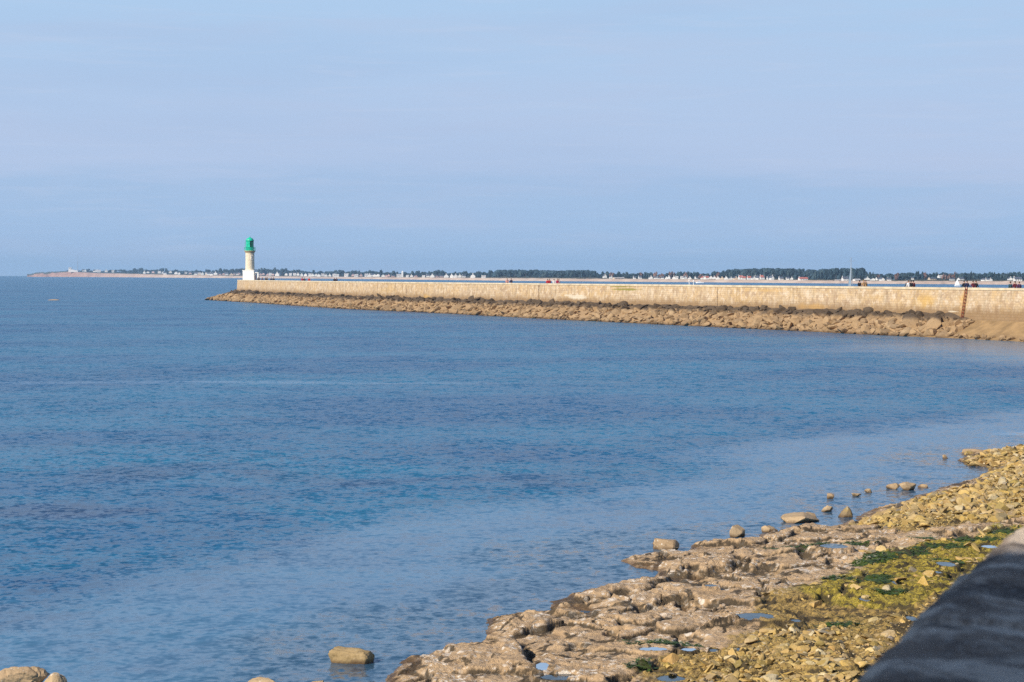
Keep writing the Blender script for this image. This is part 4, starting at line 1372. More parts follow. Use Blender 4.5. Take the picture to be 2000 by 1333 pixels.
# ------------------------------------------------------------------ boats
M_HULL = mat_plain('boat_hull', (0.80, 0.80, 0.80), 0.4, 0.05, 1.0, 0.5)
M_SAIL = mat_plain('sail_cloth', (0.84, 0.84, 0.83), 0.8, 0.05, 0.6)
M_SAILGREY = mat_plain('grey_sail_cloth', (0.27, 0.34, 0.40), 0.8, 0.12, 0.6)  # shaded look of the yacht's sails put into the cloth colour
M_ALU = mat_plain('mast_metal', (0.30, 0.33, 0.37), 0.4, 0.1, 1.0, 0.5)
M_TRIM = mat_plain('boat_trim', (0.05, 0.09, 0.2), 0.5, 0.2, 1.0)

def hull(L, B, H, name, parent, m):
    """a boat hull, bow at +X"""
    ns, nr = 14, 9
    V = []
    for i in range(ns):
        t = i / (ns - 1); x = (t - 0.5) * L
        w_ = B / 2 * (math.sin(math.pi * min(1, 0.30 + 0.70 * t)) ** 0.65 if t < 1 else 0.02)
        w_ = max(w_, 0.02)
        sheer = H * (1 + 0.22 * t * t)
        for j in range(nr):
            a = math.pi * j / (nr - 1)
            V.append((x, w_ * math.cos(a), sheer - (sheer + 0.25) * math.sin(a) ** 0.7))
    idx = np.arange(ns * nr).reshape(ns, nr)
    Q = [tuple(q) for q in np.stack([idx[:-1, :-1], idx[:-1, 1:], idx[1:, 1:], idx[1:, :-1]], -1).reshape(-1, 4)]
    Q += [(idx[i, 0], idx[i + 1, 0], idx[i + 1, -1], idx[i, -1]) for i in range(ns - 1)]
    Q += [tuple(idx[0]), tuple(idx[-1])]
    return MB().add(V, [tuple(int(k) for k in q) for q in Q]).build(name, m, parent, smooth=False)

def sail(pts, belly, name, m, parent, n=8):
    """triangular sail tack, clew, head, with some belly across Y"""
    a, b, c = (Vector(p) for p in pts)
    V, Fc = [], []
    for i in range(n + 1):
        for j in range(n + 1 - i):
            u, v = i / n, j / n
            p = a + (b - a) * u + (c - a) * v
            p.y += belly * 6 * u * (1 - u - v * 0.9)
            V.append(p)
    def k(i, j): return sum(n + 1 - q for q in range(i)) + j
    for i in range(n):
        for j in range(n - i):
            Fc.append((k(i, j), k(i + 1, j), k(i, j + 1)))
            if j < n - i - 1: Fc.append((k(i + 1, j), k(i + 1, j + 1), k(i, j + 1)))
    o = MB().add(V, Fc).build(name, m, parent, smooth=True)
    md = o.modifiers.new('cloth', 'SOLIDIFY'); md.thickness = 0.02
    return o

def yacht():
    d = 335.0
    x = (1660.5 - 1000) / F * d
    root = empty('sailing_yacht', (x, d, 0), R(-90))
    tag(root, 'sailing yacht behind the pier with tall narrow grey sail, its hull hidden by the wall', 'sailboat')
    zt = row_z(504, d)
    hull(9.0, 2.8, 1.0, 'hull', root, M_HULL)
    MB().box(0.2, 0, 1.25, 3.2, 1.7, 0.55, 0.85).build('cabin', M_HULL, root, bevel=0.06)
    mast = MB().tube((0.6, 0, 0.8), (0.6, 0, zt), 0.065, 0.05).build('mast', M_ALU, root)
    MB().box(0.6, 0, zt - 0.55, 0.05, 1.1, 0.04).build('spreader', M_ALU, mast)
    MB().box(0.75, 0.05, zt + 0.02, 0.45, 0.12, 0.04).build('vane', M_ALU, mast)
    MB().tube((0.5, 0, 1.9), (-3.0, -0.35, 1.95), 0.06).build('boom', M_ALU, root)
    sail([(0.5, 0, 2.0), (-3.0, -0.35, 2.05), (0.5, 0, zt - 1.0)], 0.10, 'mainsail', M_SAILGREY, root)
    sail([(4.1, 0, 1.35), (0.2, 0.55, 1.6), (0.75, 0, zt - 1.6)], 0.10, 'jib', M_SAILGREY, root)
    MB().tube((4.3, 0, 1.25), (0.62, 0, zt - 0.6), 0.015, n=5).build('stay', M_ALU, root)
    return root
yacht()

def small_sailboat():
    x, d = at_z(1870, 559.5, 0)
    root = empty('small_sailboat', (x, d, 0), R(158))
    tag(root, 'small boat under full white sail far out between pier and sandy shore', 'sailboat')
    H = row_z(544.5, d); k = H / 6.0
    hull(4.6 * k, 1.6 * k, 0.55 * k, 'hull', root, M_HULL)
    MB().tube((0.5*k, 0, 0.4*k), (0.5*k, 0, H), 0.05*k).build('mast', M_ALU, root)
    sail([(0.42*k, 0, 0.9*k), (-2.1*k, -0.3*k, 0.95*k), (0.42*k, 0, H - 0.1*k)], 0.12, 'mainsail', M_SAIL, root)
    sail([(2.2*k, 0, 0.7*k), (0.25*k, 0.3*k, 0.85*k), (0.52*k, 0, H*0.84)], 0.1, 'jib', M_SAIL, root)
small_sailboat()

def motorboat():
    x, d = at_z(1367, 553.6, 0)
    root = empty('motor_boat', (x, d, 0), R(175))
    tag(root, 'low white motor boat crossing the strait below the white terraced houses', 'motorboat')
    hull(7.0, 2.4, 0.9, 'hull', root, M_HULL)
    MB().box(0.6, 0, 1.35, 2.2, 1.7, 1.1, 0.75).build('cabin', M_HULL, root, bevel=0.08)
    MB().box(0.75, 0, 1.5, 1.9, 1.72, 0.35, 0.92).build('window', M_TRIM, root)
    MB().box(-3.45, 0, 0.5, 0.4, 0.4, 0.9).build('outboard', M_TRIM, root, bevel=0.05)
motorboat()

for u, v, lab in ((1346, 550.0, 'left of two slender white poles standing in the water behind the pier'), (1354.5, 551.0, 'right of two slender white poles standing in the water behind the pier')):
    d = 420.0
    zt = row_z(v, d)
    root = empty('marker_pole', ((u - 1000) / F * d, d, 0)); tag(root, lab, 'pole', 'white marker poles behind the pier')
    MB().tube((0, 0, -1), (0, 0, zt), 0.10, 0.07).build('post', M_WHITE, root)
    MB().lathe([(0.12, zt), (0.16, zt + 0.05), (0.16, zt + 0.22), (0.05, zt + 0.3)], 10).build('cap', M_WHITE, root)

# ------------------------------------------------------------------ the far shore
FAR_WATER = lerp_tab([(-100, 541), (60, 541.2), (200, 541.7), (400, 543.2), (660, 544.8), (1020, 549), (1390, 551.8), (1700, 554.5), (2000, 556.5), (2500, 560)])
FAR_SAND = lerp_tab([(20, 540.5), (60, 538.6), (74, 535.2), (95, 534.5), (112, 533.0), (135, 531.2), (200, 534.0), (300, 536.3), (430, 538.8), (640, 541), (1020, 543.8), (1390, 546.3), (1700, 549), (2000, 549.8), (2500, 553)])
FAR_TREES = lerp_tab([(135, 531), (150, 527), (165, 524.5), (230, 525), (262, 523.5), (300, 522), (330, 523.5), (400, 524.5), (445, 521.5), (470, 522.5), (540, 521), (590, 524), (640, 526), (700, 526.5), (745, 525.5),
                      (790, 530), (815, 527.5), (858, 525), (875, 529), (950, 527), (1040, 526), (1100, 528), (1140, 526.5), (1172, 529), (1205, 528.5), (1270, 530), (1320, 529), (1390, 529.5), (1412, 527.5), (1430, 525), (1500, 523),
                      (1560, 524), (1590, 526), (1620, 523.5), (1680, 522.5), (1692, 529), (1725, 531), (1760, 528.5), (1790, 527.5), (1812, 531), (1850, 528), (1890, 528), (1920, 529.5), (1960, 528), (2000, 528.5), (2300, 530)])
def far_d(u): return CAMZ * F / (FAR_WATER(u) - V0)
def far_b(u): return 0.012 * far_d(u)
def far_z(u, back):
    d = far_d(u); b = far_b(u)
    zs = CAMZ - (FAR_SAND(u) - V0) * (d + b) / F
    k = np.clip(back / b, 0, 1)
    z = zs * k ** 0.8
    return z + np.clip(back - b, 0, 700) * 0.006
def far_pt(u, back):
    d = far_d(u) + back
    return (u - 1000) / F * d, d, float(far_z(u, back))

def mat_land():
    m, N = new_mat('coast_land')
    geo = N.n('ShaderNodeNewGeometry'); P = geo.outputs['Position']
    uvk = N.n('ShaderNodeAttribute', {'attribute_name': 'inland'}).outputs['Fac']
    rk = N.n('ShaderNodeAttribute', {'attribute_name': 'cliff'}).outputs['Fac']
    n = N.noise(P, 0.02, 5, 0.65); n2 = N.noise(P, 0.1, 4, 0.6)
    sand = N.mix(N.smooth(n, 0.35, 0.65), (0.50, 0.36, 0.27), (0.62, 0.48, 0.37))
    sand = N.mix(N.math('MULTIPLY', N.smooth(n2, 0.5, 0.75), 0.5), sand, (0.32, 0.22, 0.17))
    rock = N.mix(N.smooth(n2, 0.3, 0.7), (0.34, 0.17, 0.12), (0.50, 0.30, 0.21))
    base = N.mix(rk, sand, rock)
    kk = N.math('MULTIPLY_ADD', N.math('SUBTRACT', n2, 0.5), 0.7, uvk)
    base = N.mix(N.smooth(kk, 0.95, 1.15), base, N.mix(N.smooth(n, 0.4, 0.6), (0.05, 0.06, 0.03), (0.13, 0.11, 0.06)))
    finish(N, base, 0.95)
    return m
M_LAND = mat_land()

def build_land():
    us = np.concatenate([np.arange(56, 200, 2.0), np.arange(200, 2420, 6.0)])
    bs = [-0.4, 0.0, 0.12, 0.3, 0.55, 0.8, 1.0, 1.15, 2.0, 4.0, 9.0, 20.0]
    V, inl, cl = [], [], []
    g = np.random.default_rng(3)
    for u in us:
        for k in bs:
            b = k * far_b(u)
            x, y, z = far_pt(u, max(b, 0))
            if k < 0: z = -1.5; y += b
            rough = max(0, 1 - abs(u - 95) / 55.0)
            z += (vnoise(np.array([u / 5.0]), np.array([k * 4.0]), 4)[0] - 0.5) * (5.0 * rough + 0.5) * (1 if k > 0.05 else 0.3)
            V.append((x, y + (vnoise(np.array([u / 9.0]), np.array([0.0]), 8)[0] - 0.5) * far_b(u) * 0.6, z)); inl.append(k); cl.append(min(1, max(0, (340 - u) / 200.0)))
    n = len(bs)
    idx = np.arange(len(V)).reshape(-1, n)
    Q = np.stack([idx[:-1, :-1], idx[:-1, 1:], idx[1:, 1:], idx[1:, :-1]], -1).reshape(-1, 4)
    me = np_mesh('coast', np.array(V), Q=Q, smooth=True)
    set_attr(me, 'inland', inl); set_attr(me, 'cliff', cl)
    tag(link_mesh('far_coast_land', me, M_LAND), kind='structure')
build_land()

M_PINE = mat_plain('pine_foliage', (0.028, 0.052, 0.066), 0.9, 0.5, 1.2, 0.1, 0.3)  # blue of the distant haze mixed into the leaf colour
M_OAK = mat_plain('oak_foliage', (0.042, 0.064, 0.070), 0.9, 0.5, 1.2, 0.1, 0.3)  # leaf colour also carries the blue of the haze
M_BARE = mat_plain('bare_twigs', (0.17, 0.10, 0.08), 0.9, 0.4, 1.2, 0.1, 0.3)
M_TRUNK = mat_plain('bark', (0.09, 0.06, 0.04), 0.95, 0.3, 2.0)

def crown_arrays(seed, style, leaves=260):
    """unit crown: half width 1, z from 0 to 1"""
    g = np.random.default_rng(seed)
    VV, TT, k = [], [], 0
    for i in range(11):
        a = g.uniform(0, 6.28); q = math.sqrt(g.random()) * 0.72
        if style == 0: zc = g.uniform(0.52, 0.82); rr = g.uniform(0.22, 0.36); sz = 0.55       # umbrella pine
        elif style == 1: zc = g.uniform(0.3, 0.8) * (1 - 0.25 * q); rr = g.uniform(0.26, 0.42); sz = 0.62   # round
        else: zc = g.uniform(0.25, 0.85); q *= (1.1 - zc); rr = g.uniform(0.2, 0.32); sz = 0.8         # pointed
        V, T = ICO[2]
        W = V * (1 + (g.random((len(V), 1)) - 0.5) * 0.45) * np.array([rr, rr, rr * sz]) + np.array([q * math.cos(a), q * math.sin(a), zc])
        VV.append(W); TT.append(T + k); k += len(V)
        m = leaves // 11
        ii = g.integers(len(V), size=m)
        c = np.array([q * math.cos(a), q * math.sin(a), zc]) + V[ii] * np.array([rr, rr, rr * sz]) * g.uniform(0.9, 1.25, (m, 1))
        t = c[:, None, :] + g.normal(0, 0.05, (m, 3, 3))
        VV.append(t.reshape(-1, 3)); TT.append(np.arange(m * 3).reshape(m, 3) + k); k += m * 3
    V = np.concatenate(VV); V[:, 2] = V[:, 2] / V[:, 2].max()
    return V, np.concatenate(TT)

CROWNS = []
for st in range(3):
    for q in range(3):
        V, T = crown_arrays(900 + st * 10 + q, st)
        CROWNS.append((st, np_mesh('crown', V, T=T)))
def trunk_mesh():
    mb = MB().tube((0, 0, -0.05), (0.02, 0, 0.34), 0.09, 0.065, 7).tube((0.02, 0, 0.32), (0.05, 0.03, 0.72), 0.065, 0.03, 7)
    for a in range(4):
        mb.tube((0.02, 0, 0.34 + 0.05 * a), (0.45 * math.cos(a * 1.7), 0.45 * math.sin(a * 1.7), 0.6 + 0.04 * a), 0.035, 0.015, 5)
    me = bpy.data.meshes.new('trunk'); me.from_pydata(mb.v, [], mb.f); me.materials.append(M_TRUNK)
    return me
TRUNK = trunk_mesh()

ZONES = [(0, 472, 'left of the lighthouse'), (472, 660, 'just right of the lighthouse'), (660, 960, 'between lighthouse and long dark wood'),
         (960, 1185, 'in the long wood above the red pair'), (1185, 1415, 'behind the bright white terrace'), (1415, 1700, 'on the high wooded rise'), (1700, 2500, 'at the right end of the coast')]
def zone_of(u):
    for a, b, t in ZONES:
        if a <= u < b: return t

def build_trees():
    g = np.random.default_rng(17)
    n = 236
    us = np.linspace(148, 2040, n) + g.uniform(-3.5, 3.5, n)
    for i, u in enumerate(us):
        u = float(u)
        back = far_b(u) + g.uniform(0.006, 0.05) * far_d(u)
        x, y, z = far_pt(u, back)
        open_ = 0.65 if (u < 950 or 1700 < u) else 0.3
        vt = float(FAR_TREES(u)) + (g.uniform(0, 1.5) if g.random() > open_ else g.uniform(1.5, 6.5))
        H = row_z(vt, y) - z
        if H < 2.0: H = 2.0
        reddish = 1185 < u < 1420 and g.random() < 0.45 or (u > 1700 and g.random() < 0.15)
        st = 1 if reddish else int(g.choice([0, 0, 1, 1, 2], 1)[0])
        cm = CROWNS[st * 3 + int(g.integers(3))][1]
        wpx = g.uniform(7, 13) * (1.15 if st == 0 else 1.0)
        rad = wpx * y / F * 0.55
        root = empty('coast_tree', (x, y, z))
        kind = ('flat topped dark pine', 'rounded dark green tree', 'pointed dark evergreen')[st] if not reddish else 'reddish bare tree'
        tag(root, f'{kind} on the far coast {zone_of(u)}', 'tree', f'{kind}s on the far coast {zone_of(u)}')
        c = link_mesh('crown', cm, M_PINE, root)
        if len(cm.materials) == 0: cm.materials.append(M_PINE)
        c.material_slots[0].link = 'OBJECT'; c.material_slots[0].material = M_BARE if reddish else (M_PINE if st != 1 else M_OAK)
        c.scale = (rad, rad, H * 0.94); c.location = (0, 0, H * 0.06); c.rotation_euler = (0, 0, g.uniform(0, 6.28))
        t = link_mesh('trunk', TRUNK, None, root)
        t.scale = (rad * 0.7, rad * 0.7, H * 0.95)
    # the wood behind, one dark mass
    VV, TT, k = [], [], 0
    for u in np.arange(140, 2080, 3.4):
        u = float(u) + g.uniform(-2, 2)
        back = far_b(u) + g.uniform(0.06, 0.14) * far_d(u)
        x, y, z = far_pt(u, back)
        dense = 960 < u < 1160 or 1418 < u < 1685
        vt = float(FAR_TREES(u)) + (g.uniform(0.2, 1.8) if dense else g.uniform(4.0, 9.0))
        H = max(2.0, row_z(vt, y) - z)
        V, T = ICO[2]
        for q in range(5):
            rr = g.uniform(3.5, 6.5) * y / F
            W = V * (1 + (g.random((len(V), 1)) - 0.5) * 0.5) * np.array([rr, rr, H * g.uniform(0.26, 0.4)])
            top = H * (1.0 if q == 0 else g.uniform(0.35, 0.95))
            W[:, 2] += top - W[:, 2].max()
            W += np.array([x + g.normal(0, 3.0) * y / F, y + g.normal(0, 6), z])
            VV.append(W); TT.append(T + k); k += len(V)
    tag(link_mesh('woodland', np_mesh('woodland', np.concatenate(VV), T=np.concatenate(TT)), mat_plain('woodland_foliage', (0.030, 0.052, 0.066), 0.95, 0.7, 0.06, 0.1)),  # base colour tinted with the haze's blue
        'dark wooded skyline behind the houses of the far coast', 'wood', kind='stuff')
build_trees()

# houses along the coast: u, width, height in px of the photo, rows above the sand line, kind (g gable to the sea, s side on), roof
M_RENDER = mat_plain('white_render', (0.76, 0.74, 0.71), 0.8, 0.05, 0.5)
M_CREAM = mat_plain('cream_render', (0.70, 0.55, 0.40), 0.8, 0.08, 0.5)
M_PINKW = mat_plain('rose_render', (0.62, 0.42, 0.38), 0.8, 0.08, 0.5)
M_SLATE = mat_plain('slate_roof', (0.10, 0.11, 0.14), 0.7, 0.2, 1.0)
M_TILE = mat_plain('red_tile_roof', (0.45, 0.14, 0.10), 0.8, 0.2, 1.0)
M_PALE = mat_plain('pale_roof', (0.50, 0.47, 0.45), 0.8, 0.15, 1.0)

def house_meshes():
    w = MB().add([(-.5,-.5,0), (.5,-.5,0), (.5,.5,0), (-.5,.5,0), (-.5,-.5,.55), (.5,-.5,.55), (.5,.5,.55), (-.5,.5,.55), (-.5,0,.97), (.5,0,.97)],
                 [(0,1,5,4), (1,2,6,9,5), (2,3,7,6), (3,0,4,8,7), (0,3,2,1)])
    r = MB().add([(-.53,-.56,.51), (.53,-.56,.51), (.53,0,1.0), (-.53,0,1.0), (-.53,.56,.51), (.53,.56,.51),
                  (-.53,-.56,.55), (.53,-.56,.55), (.53,0,1.04), (-.53,0,1.04), (-.53,.56,.55), (.53,.56,.55)],
                 [(6,7,8,9), (9,8,11,10), (0,3,2,1), (3,4,5,2), (0,1,7,6), (5,4,10,11), (1,2,8,7), (2,5,11,8), (0,6,9,3), (3,9,10,4)])
    c = MB().box(-.47, 0, 1.04, .09, .22, .34)
    w2 = MB()
    for x in (-.3, 0.0, .3):
        for z in (.12, .36): w2.box(x, -.5, z + .06, .1, .02, .14)
    out = []
    for n, mb in (('wall', w), ('roof', r), ('chimney', c), ('window', w2)):
        me = bpy.data.meshes.new(n); me.from_pydata(mb.v, [], mb.f)
        bm = bmesh.new(); bm.from_mesh(me); bmesh.ops.recalc_face_normals(bm, faces=bm.faces); bm.to_mesh(me); bm.free()
        out.append(me)
    return out
HW, HR, HC, HWIN = house_meshes()

def house(u, wpx, hpx, up, kind, roof='slate', wallm=None, label=None, chim=True, group=None):
    back = far_b(u) * 1.02 + 0.004 * far_d(u) + max(0, up) * 6
    x, y, z = far_pt(u, back)
    k = y / F
    z += max(0, up) * k
    root = empty('house', (x, y, z - 0.2), 0)
    W, H = wpx * k * 0.92, hpx * k * 0.88
    D = max(W * 0.7, 5.0)
    if kind == 'g':
        root.scale = (max(W * 1.15, 6.0), W, H); root.rotation_euler = (0, 0, R(90) + R(random.uniform(-12, 12)))
    else:
        root.scale = (W, D, H); root.rotation_euler = (0, 0, R(random.uniform(-12, 12)))
    def part(n, me, m):
        if not me.materials: me.materials.append(m)
        o = bpy.data.objects.new(n, me); COL.objects.link(o); o.parent = root
        o.material_slots[0].link = 'OBJECT'; o.material_slots[0].material = m
        return o
    part('wall', HW, wallm or M_RENDER)
    r = part('roof', HR, dict(slate=M_SLATE, tile=M_TILE, pale=M_PALE)[roof])
    if chim: part('chimney', HC, wallm or M_RENDER).parent = r
    if kind == 's' and wpx > 8: part('window', HWIN, M_SLATE)
    zt = zone_of(u)
    tint = 'cream' if wallm is M_CREAM else ('rose' if wallm is M_PINKW else 'white')
    rt = dict(slate='slate grey', tile='red', pale='pale')[roof]
    desc = f'small {tint} house, {rt} roof, {"gable" if kind == "g" else "side"} to sea, '
    tag(root, label or f'{desc}{zt}', 'house', group or (None if label else f'{desc}{zt}'))
    return root

def mast(u, vt, lab):
    x, y, z = far_pt(u, far_b(u) * 1.5)
    root = empty('radio_mast', (x, y, z)); tag(root, lab, 'mast')
    H = row_z(vt, y) - z
    MB().tube((0, 0, 0), (0, 0, H), 0.9, 0.3, 6).build('mast_shaft', M_ALU, root)
    MB().box(0, 0, H * 0.7, 2.0, 0.5, 0.5).box(0, 0, H * 0.9, 1.6, 0.4, 0.4).build('antenna', M_ALU, root)
mast(152.5, 498, 'thin tall mast beside the white signal station on the left headland')

def signal_station():
    u = 143.0
    x, y, z = far_pt(u, far_b(u) * 1.1)
    k = y / F
    root = empty('signal_station', (x, y, z - 0.5)); tag(root, 'bright white signal station with sloping roofline on the left headland', 'building')
    MB().add([(-7.5*k, -9, 0), (11*k, -9, 0), (11*k, 9, 0), (-7.5*k, 9, 0), (-7.5*k, -9, 6.5*k), (11*k, -9, 2.6*k), (11*k, 9, 2.6*k), (-7.5*k, 9, 6.5*k)],
             [(3,2,1,0), (4,5,6,7), (0,1,5,4), (1,2,6,5), (2,3,7,6), (3,0,4,7)]).build('wall', M_RENDER, root)
    t = MB().box(-5*k, 0, 7.2*k, 5*k, 10, 2.4*k).build('watch_room', M_RENDER, root)
    MB().box(-4.6*k, 0, 8.8*k, 6.6*k, 13, 0.8*k).build('roof', M_RENDER, t)
    MB().box(-5*k, -5.1, 7.4*k, 4*k, 0.3, 0.9*k).build('window', M_SLATE, t)
signal_station()

g_ = np.random.default_rng(29)
def many(us, w=(6, 9), h=(5, 7), up=(0, 1.5), kinds='gs', roofs=('slate',), wall=None):
    for u in us:
        house(u, g_.uniform(*w), g_.uniform(*h), g_.uniform(*up), kinds[g_.integers(len(kinds))], roofs[g_.integers(len(roofs))], wall, chim=g_.random() < 0.6)
many([163, 168], (4, 6), (4, 5), (1, 2.5)); many([185, 190, 194], (5, 7), (4.5, 5.5), (1, 2), roofs=('pale', 'slate'))
many([208, 221, 283, 290, 312, 318, 333, 351, 364], (4.5, 6.5), (4, 5.5), (0.5, 3), roofs=('slate', 'pale'))
many([323, 345, 383, 396, 409, 414, 422], (5.5, 8), (5, 6.5), (0, 1.5), roofs=('slate', 'pale'))
many([300, 372, 430, 437, 458, 468], (4, 6), (4, 5), (0.5, 3), wall=M_PINKW)
many([390, 405, 452], (6, 9), (4.5, 6), (0, 1), wall=M_CREAM, roofs=('pale',))
many([443, 464], (6, 8), (5, 6), (0.5, 2))
many([509, 515, 523, 534], (5, 7), (4, 5.5), (0, 3), wall=M_PINKW); many([528, 560, 568, 576, 583, 590], (5, 7), (5, 6), (0, 2), roofs=('slate', 'pale'))
house(543, 9, 7.5, 0.5, 'g', 'pale', None, 'white gabled house standing out on the coast just right of the lighthouse')
many([598, 606, 612, 618, 624], (6, 8), (5, 6.5), (0, 1.2), roofs=('pale', 'slate')); many([631, 637, 645, 653, 660], (5, 8), (5, 6.5), (0, 1.2), roofs=('pale', 'slate'))
house(657, 10, 6, 0, 's', 'pale', None, 'wide white house with pale roof above the pair dressed in black')
many([677, 696, 716, 722, 728, 733, 739, 749], (6, 9), (5, 7), (0, 1.5), roofs=('slate', 'pale')); many([690, 705, 755, 760, 768], (5, 7), (4, 5.5), (0, 2), wall=M_PINKW)
house(780, 11, 6.5, 0, 's', 'pale', None, 'white house under the slim white tower on the far coast')
many([796, 804, 828, 836], (5, 7.5), (4.5, 6), (0, 1), roofs=('slate', 'pale')); many([812, 854, 862], (5, 7), (4, 5), (0, 1), wall=M_PINKW)
house(845, 9, 7, 0, 'g', 'pale', None, 'bright white house at the left foot of the dark rounded grove on the coast')
house(872, 10, 7.5, 0, 'g', 'slate', None, 'tall white gable at the right foot of the dark rounded grove on the coast')
for q, lab in ((883, 'left of a touching pair of bright white gabled houses on the far coast'), (890, 'right of a touching pair of bright white gabled houses on the far coast')):
    house(q, 7.5, 7.5, 0, 'g', 'pale', None, lab)
many([898, 906], (6, 8), (5.5, 7), (0, 1), roofs=('slate',))
house(924, 10, 8.5, 0, 'g', 'slate', None, 'tall white house with steep gable left of the long dark wood')
house(945, 9, 5.5, 0, 's', 'pale', None, 'low white house last before the long dark wood')
house(1181, 7, 8, 1.5, 'g', 'slate', None, 'white house half hidden at the right end of the long dark wood')
house(1208, 22, 3.6, -1, 's', 'pale', M_CREAM, 'long low beige house on the beach right of the dark wood', False)
many([1193, 1239, 1250], (4, 6), (4.5, 6.5), (0, 1))
for q in np.linspace(1271, 1345, 11) + g_.uniform(-2, 2, 11):
    house(q, g_.uniform(5.5, 8.5), g_.uniform(4.8, 7.2), g_.uniform(0, 0.8), 'g' if g_.random() < 0.6 else 's', 'slate' if g_.random() < 0.4 else 'pale', None, 'bright white house in the long terrace above the beach', group='white gabled houses of the long terrace')
many([1360], (5, 6), (5, 6), (1, 2)); many([1373, 1380, 1388, 1395], (6, 8), (5.5, 7), (0, 1.2), roofs=('slate', 'tile'))
for q in (1402, 1410, 1418, 1427, 1436):
    house(q, 8, g_.uniform(5.5, 7), 0, 'g', 'slate', M_RENDER if g_.random() < 0.7 else M_CREAM, 'gabled house in the left row below the highest wooded rise', group='gabled houses in the left row below the wooded rise')
for q in np.linspace(1445, 1488, 6):
    house(q + g_.uniform(-2, 2), g_.uniform(6.5, 9), g_.uniform(6, 9.5), g_.uniform(0, 1), 'g' if g_.random() < 0.6 else 's', 'tile' if g_.random() < 0.4 else 'slate', None, 'large white house in the tall row below the highest wooded rise', group='large white houses in the tall row below the wooded rise')
house(1507, 6.5, 10, 0, 'g', 'slate', None, 'narrow tall white gable alone below the highest wooded rise')
many([1501, 1525, 1538, 1546], (6, 9), (5, 7), (0, 2), roofs=('slate', 'pale'), wall=None)
house(1568, 18, 7, 0, 's', 'tile', None, 'wide white house with bright red tiled roof')
house(1637, 14, 2.6, 0, 's', 'pale', None, 'low long white outbuilding left of the grey sail', False)
house(1650, 12, 9, 0, 's', 'slate', None, 'white house with chimneys just left of the tall grey sail')
house(1673, 13, 4.5, 0, 's', 'pale', None, 'low white house just right of the tall grey sail', False)
many([1693, 1704, 1715, 1722, 1736], (7, 10), (5, 7.5), (0, 2)); many([1771, 1782], (5, 7), (5, 6.5), (1, 3))
house(1820, 14, 4.5, 2.5, 's', 'slate', M_CREAM, 'wide low house with grey roof left of the white house on the slope')
house(1838, 13, 6, 5.5, 's', 'pale', None, 'white house with pale roof standing higher up the slope at right')
many([1859, 1876], (8, 11), (5, 6), (1, 2.5))
for q, lab in ((1922, 'left of a white pair of houses right of the small white sailboat'), (1932, 'right of a white pair of houses right of the small white sailboat')):
    house(q, 8, 6, 0.5, 'g', 'slate', None, lab)
many([1972], (7, 9), (6, 7), (1, 2))
house(1987, 16, 9, 0.5, 's', 'slate', None, 'large white house with chimneys at the right end of the coast')
x, y, z = far_pt(786, far_b(786) * 1.6)
root = empty('church_tower', (x, y, z)); tag(root, 'slim white tower rising above the coast houses left of the dark grove', 'tower')
H = row_z(529, y) - z
MB().box(0, 0, H * 0.4, 2.6, 2.6, H * 0.8).build('shaft', M_RENDER, root)
MB().box(0, 0, H * 0.9, 2.8, 2.8, H * 0.2, 0.15).build('spire', M_RENDER, root)

# ------------------------------------------------------------------ the parapet beside the viewpoint, and an unseen tower added to shade it
def mat_parapet():
    m, N = new_mat('dark_granite')
    P = N.n('ShaderNodeNewGeometry').outputs['Position']
    n1 = N.noise(P, 4.5, 6, 0.66, 0.6); n2 = N.noise(P, 14.0, 5, 0.65); n3 = N.noise(P, 80.0, 3, 0.7)
    c = N.mix(N.smooth(n1, 0.43, 0.56), (0.24, 0.165, 0.11), (0.62, 0.49, 0.36))
    c = N.mix(N.math('MULTIPLY', N.smooth(N.noise(N.vmath('MULTIPLY', P, (1.0, 1.5, 1.0)), 2.6, 4, 0.6, 0.5), 0.52, 0.58), 0.8), c, (0.07, 0.05, 0.038))
    c = N.mix(N.math('MULTIPLY', N.smooth(n2, 0.52, 0.62), 0.5), c, (0.08, 0.052, 0.038))
    c = N.mix(N.math('MULTIPLY', N.smooth(n3, 0.5, 0.7), 0.5), c, (0.46, 0.40, 0.33))
    h = N.math('ADD', N.math('MULTIPLY', n2, 0.6), N.math('MULTIPLY', n3, 0.25))
    finish(N, c, 0.8, bump(N, h, 1.0, 0.04), 0.2)
    return m
M_PARAPET = mat_parapet()

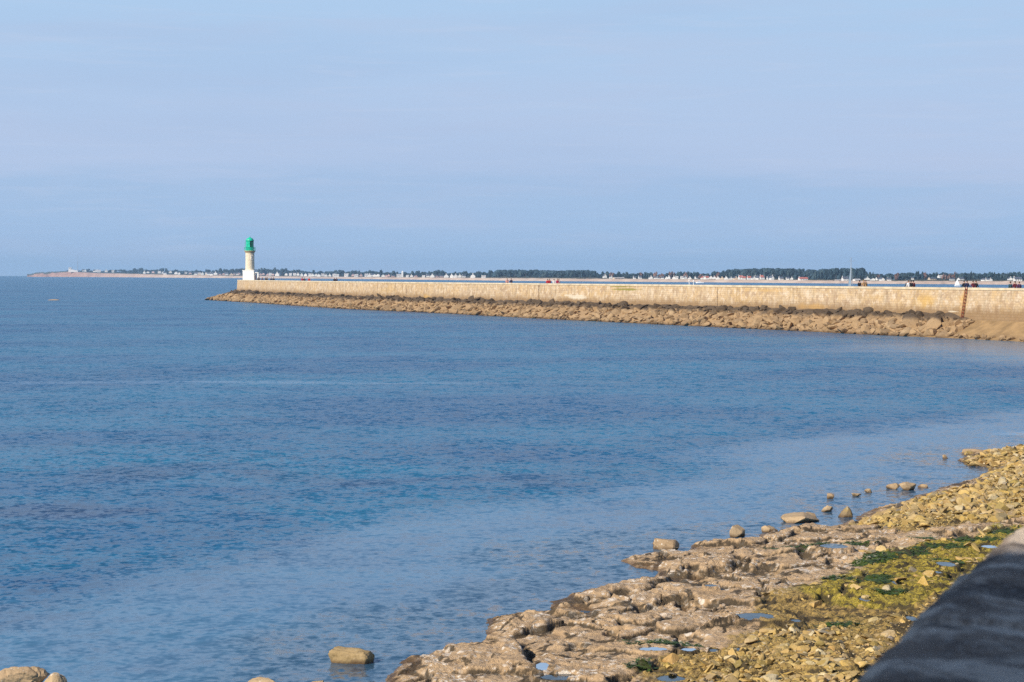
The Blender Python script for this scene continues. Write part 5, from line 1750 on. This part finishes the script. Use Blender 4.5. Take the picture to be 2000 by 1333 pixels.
def build_parapet():
    e0 = Vector((0.455, 2.93, 0)); d = Vector((0.775, 1.91, 0)).normalized()
    nrm = Vector((d.y, -d.x, 0))                     # towards the quay
    root = empty('stone_parapet', (e0.x, e0.y, 5.9)); tag(root, 'dark weathered stone parapet running past the viewpoint at the bottom right', 'parapet')
    prof = [(0.03, -0.26), (0.0, -0.22), (0.0, -0.12), (0.008, -0.05), (0.03, -0.016), (0.07, 0.0)] + [(0.07 + 0.04 * i, 0.004 * math.sin(i)) for i in range(1, 18)] + [(0.79, -0.02), (0.81, -0.08), (0.81, -0.26)]
    ss = np.arange(-6.0, 9.0, 0.025)
    A = np.array(prof)
    O = np.repeat(A[None, :, 0], len(ss), 0); Z = np.repeat(A[None, :, 1], len(ss), 0); SS = np.repeat(ss[:, None], len(A), 1)
    dsp = (fbm(SS * 2.2, O * 3 + Z * 4, 4, 12) - 0.5) * 0.06 + (fbm(SS * 9, O * 9 + Z * 8, 4, 13) - 0.5) * 0.026
    jn = np.abs(((SS + 1.13) / 1.7) % 1.0 - 0.5)
    dsp = dsp - 0.03 * sstep(0.49, 0.5, jn) * 1.0
    X = e0.x + d.x * SS + nrm.x * (O - dsp * 0.4 * (O < 0.1)); Y = e0.y + d.y * SS + nrm.y * (O - dsp * 0.4 * (O < 0.1))
    V = np.stack([X - e0.x, Y - e0.y, Z + 6.9 - 5.9 + dsp], -1).reshape(-1, 3)
    idx = np.arange(len(V)).reshape(X.shape)
    Q = np.stack([idx[:-1, :-1], idx[1:, :-1], idx[1:, 1:], idx[:-1, 1:]], -1).reshape(-1, 4)
    link_mesh('coping', np_mesh('coping', V, Q=Q, smooth=True), M_PARAPET, root)
    def pt(s, o): p = d * s + nrm * o; return (p.x, p.y)
    MB().prism([pt(-6, 0.06), pt(9, 0.06), pt(9, 0.75), pt(-6, 0.75)], -6.5, 0.74).build('wall', M_PARAPET, root)
    # the quay the viewer stands on
    q = [e0 + d * -6 + nrm * 0.75, e0 + d * 9 + nrm * 0.75, e0 + d * 9 + nrm * 6, e0 + d * -6 + nrm * 6]
    o = MB().prism([(p.x, p.y) for p in q], -0.6, 5.9).build('quay', M_DECK); tag(o, kind='structure')
build_parapet()

def build_shade_tower():  # out-of-view tower, added only to cast shade on the parapet
    root = empty('shade_tower', (-6.5, -5.0, 0)); tag(root, 'slim grey stone tower added unseen behind the viewpoint to shade the parapet', 'tower')
    MB().box(0, 0, 6.6, 3.6, 4.0, 14.4).build('wall', M_DECK, root, bevel=0.03)
    MB().box(0, 0, 13.86, 3.9, 4.3, 0.24).build('cornice', M_COPE, root, bevel=0.03)
    for z in (8.0, 11.0):
        w_ = MB().box(0, 2.02, z, 0.9, 0.1, 1.5).build('window', M_HOLE, root)
        MB().box(0, 2.07, z - 0.85, 1.2, 0.24, 0.16).build('sill', M_COPE, w_)
build_shade_tower()

# ------------------------------------------------------------------ sea air
def build_haze():
    m = bpy.data.materials.new('sea_haze'); m.use_nodes = True
    N = NT(m.node_tree)
    v = N.n('ShaderNodeVolumePrincipled')
    v.inputs['Color'].default_value = (0.44, 0.70, 1.0, 1)
    v.inputs['Density'].default_value = 0.0001
    v.inputs['Anisotropy'].default_value = 0.0
    N.n('ShaderNodeOutputMaterial', None, Volume=v.outputs[0])
    o = MB().box(0, 4200, 31.0, 14400, 9200, 72.0).build('haze', m)
    tag(o, 'thin blue sea haze over the whole bay', 'haze', kind='stuff')
build_haze()
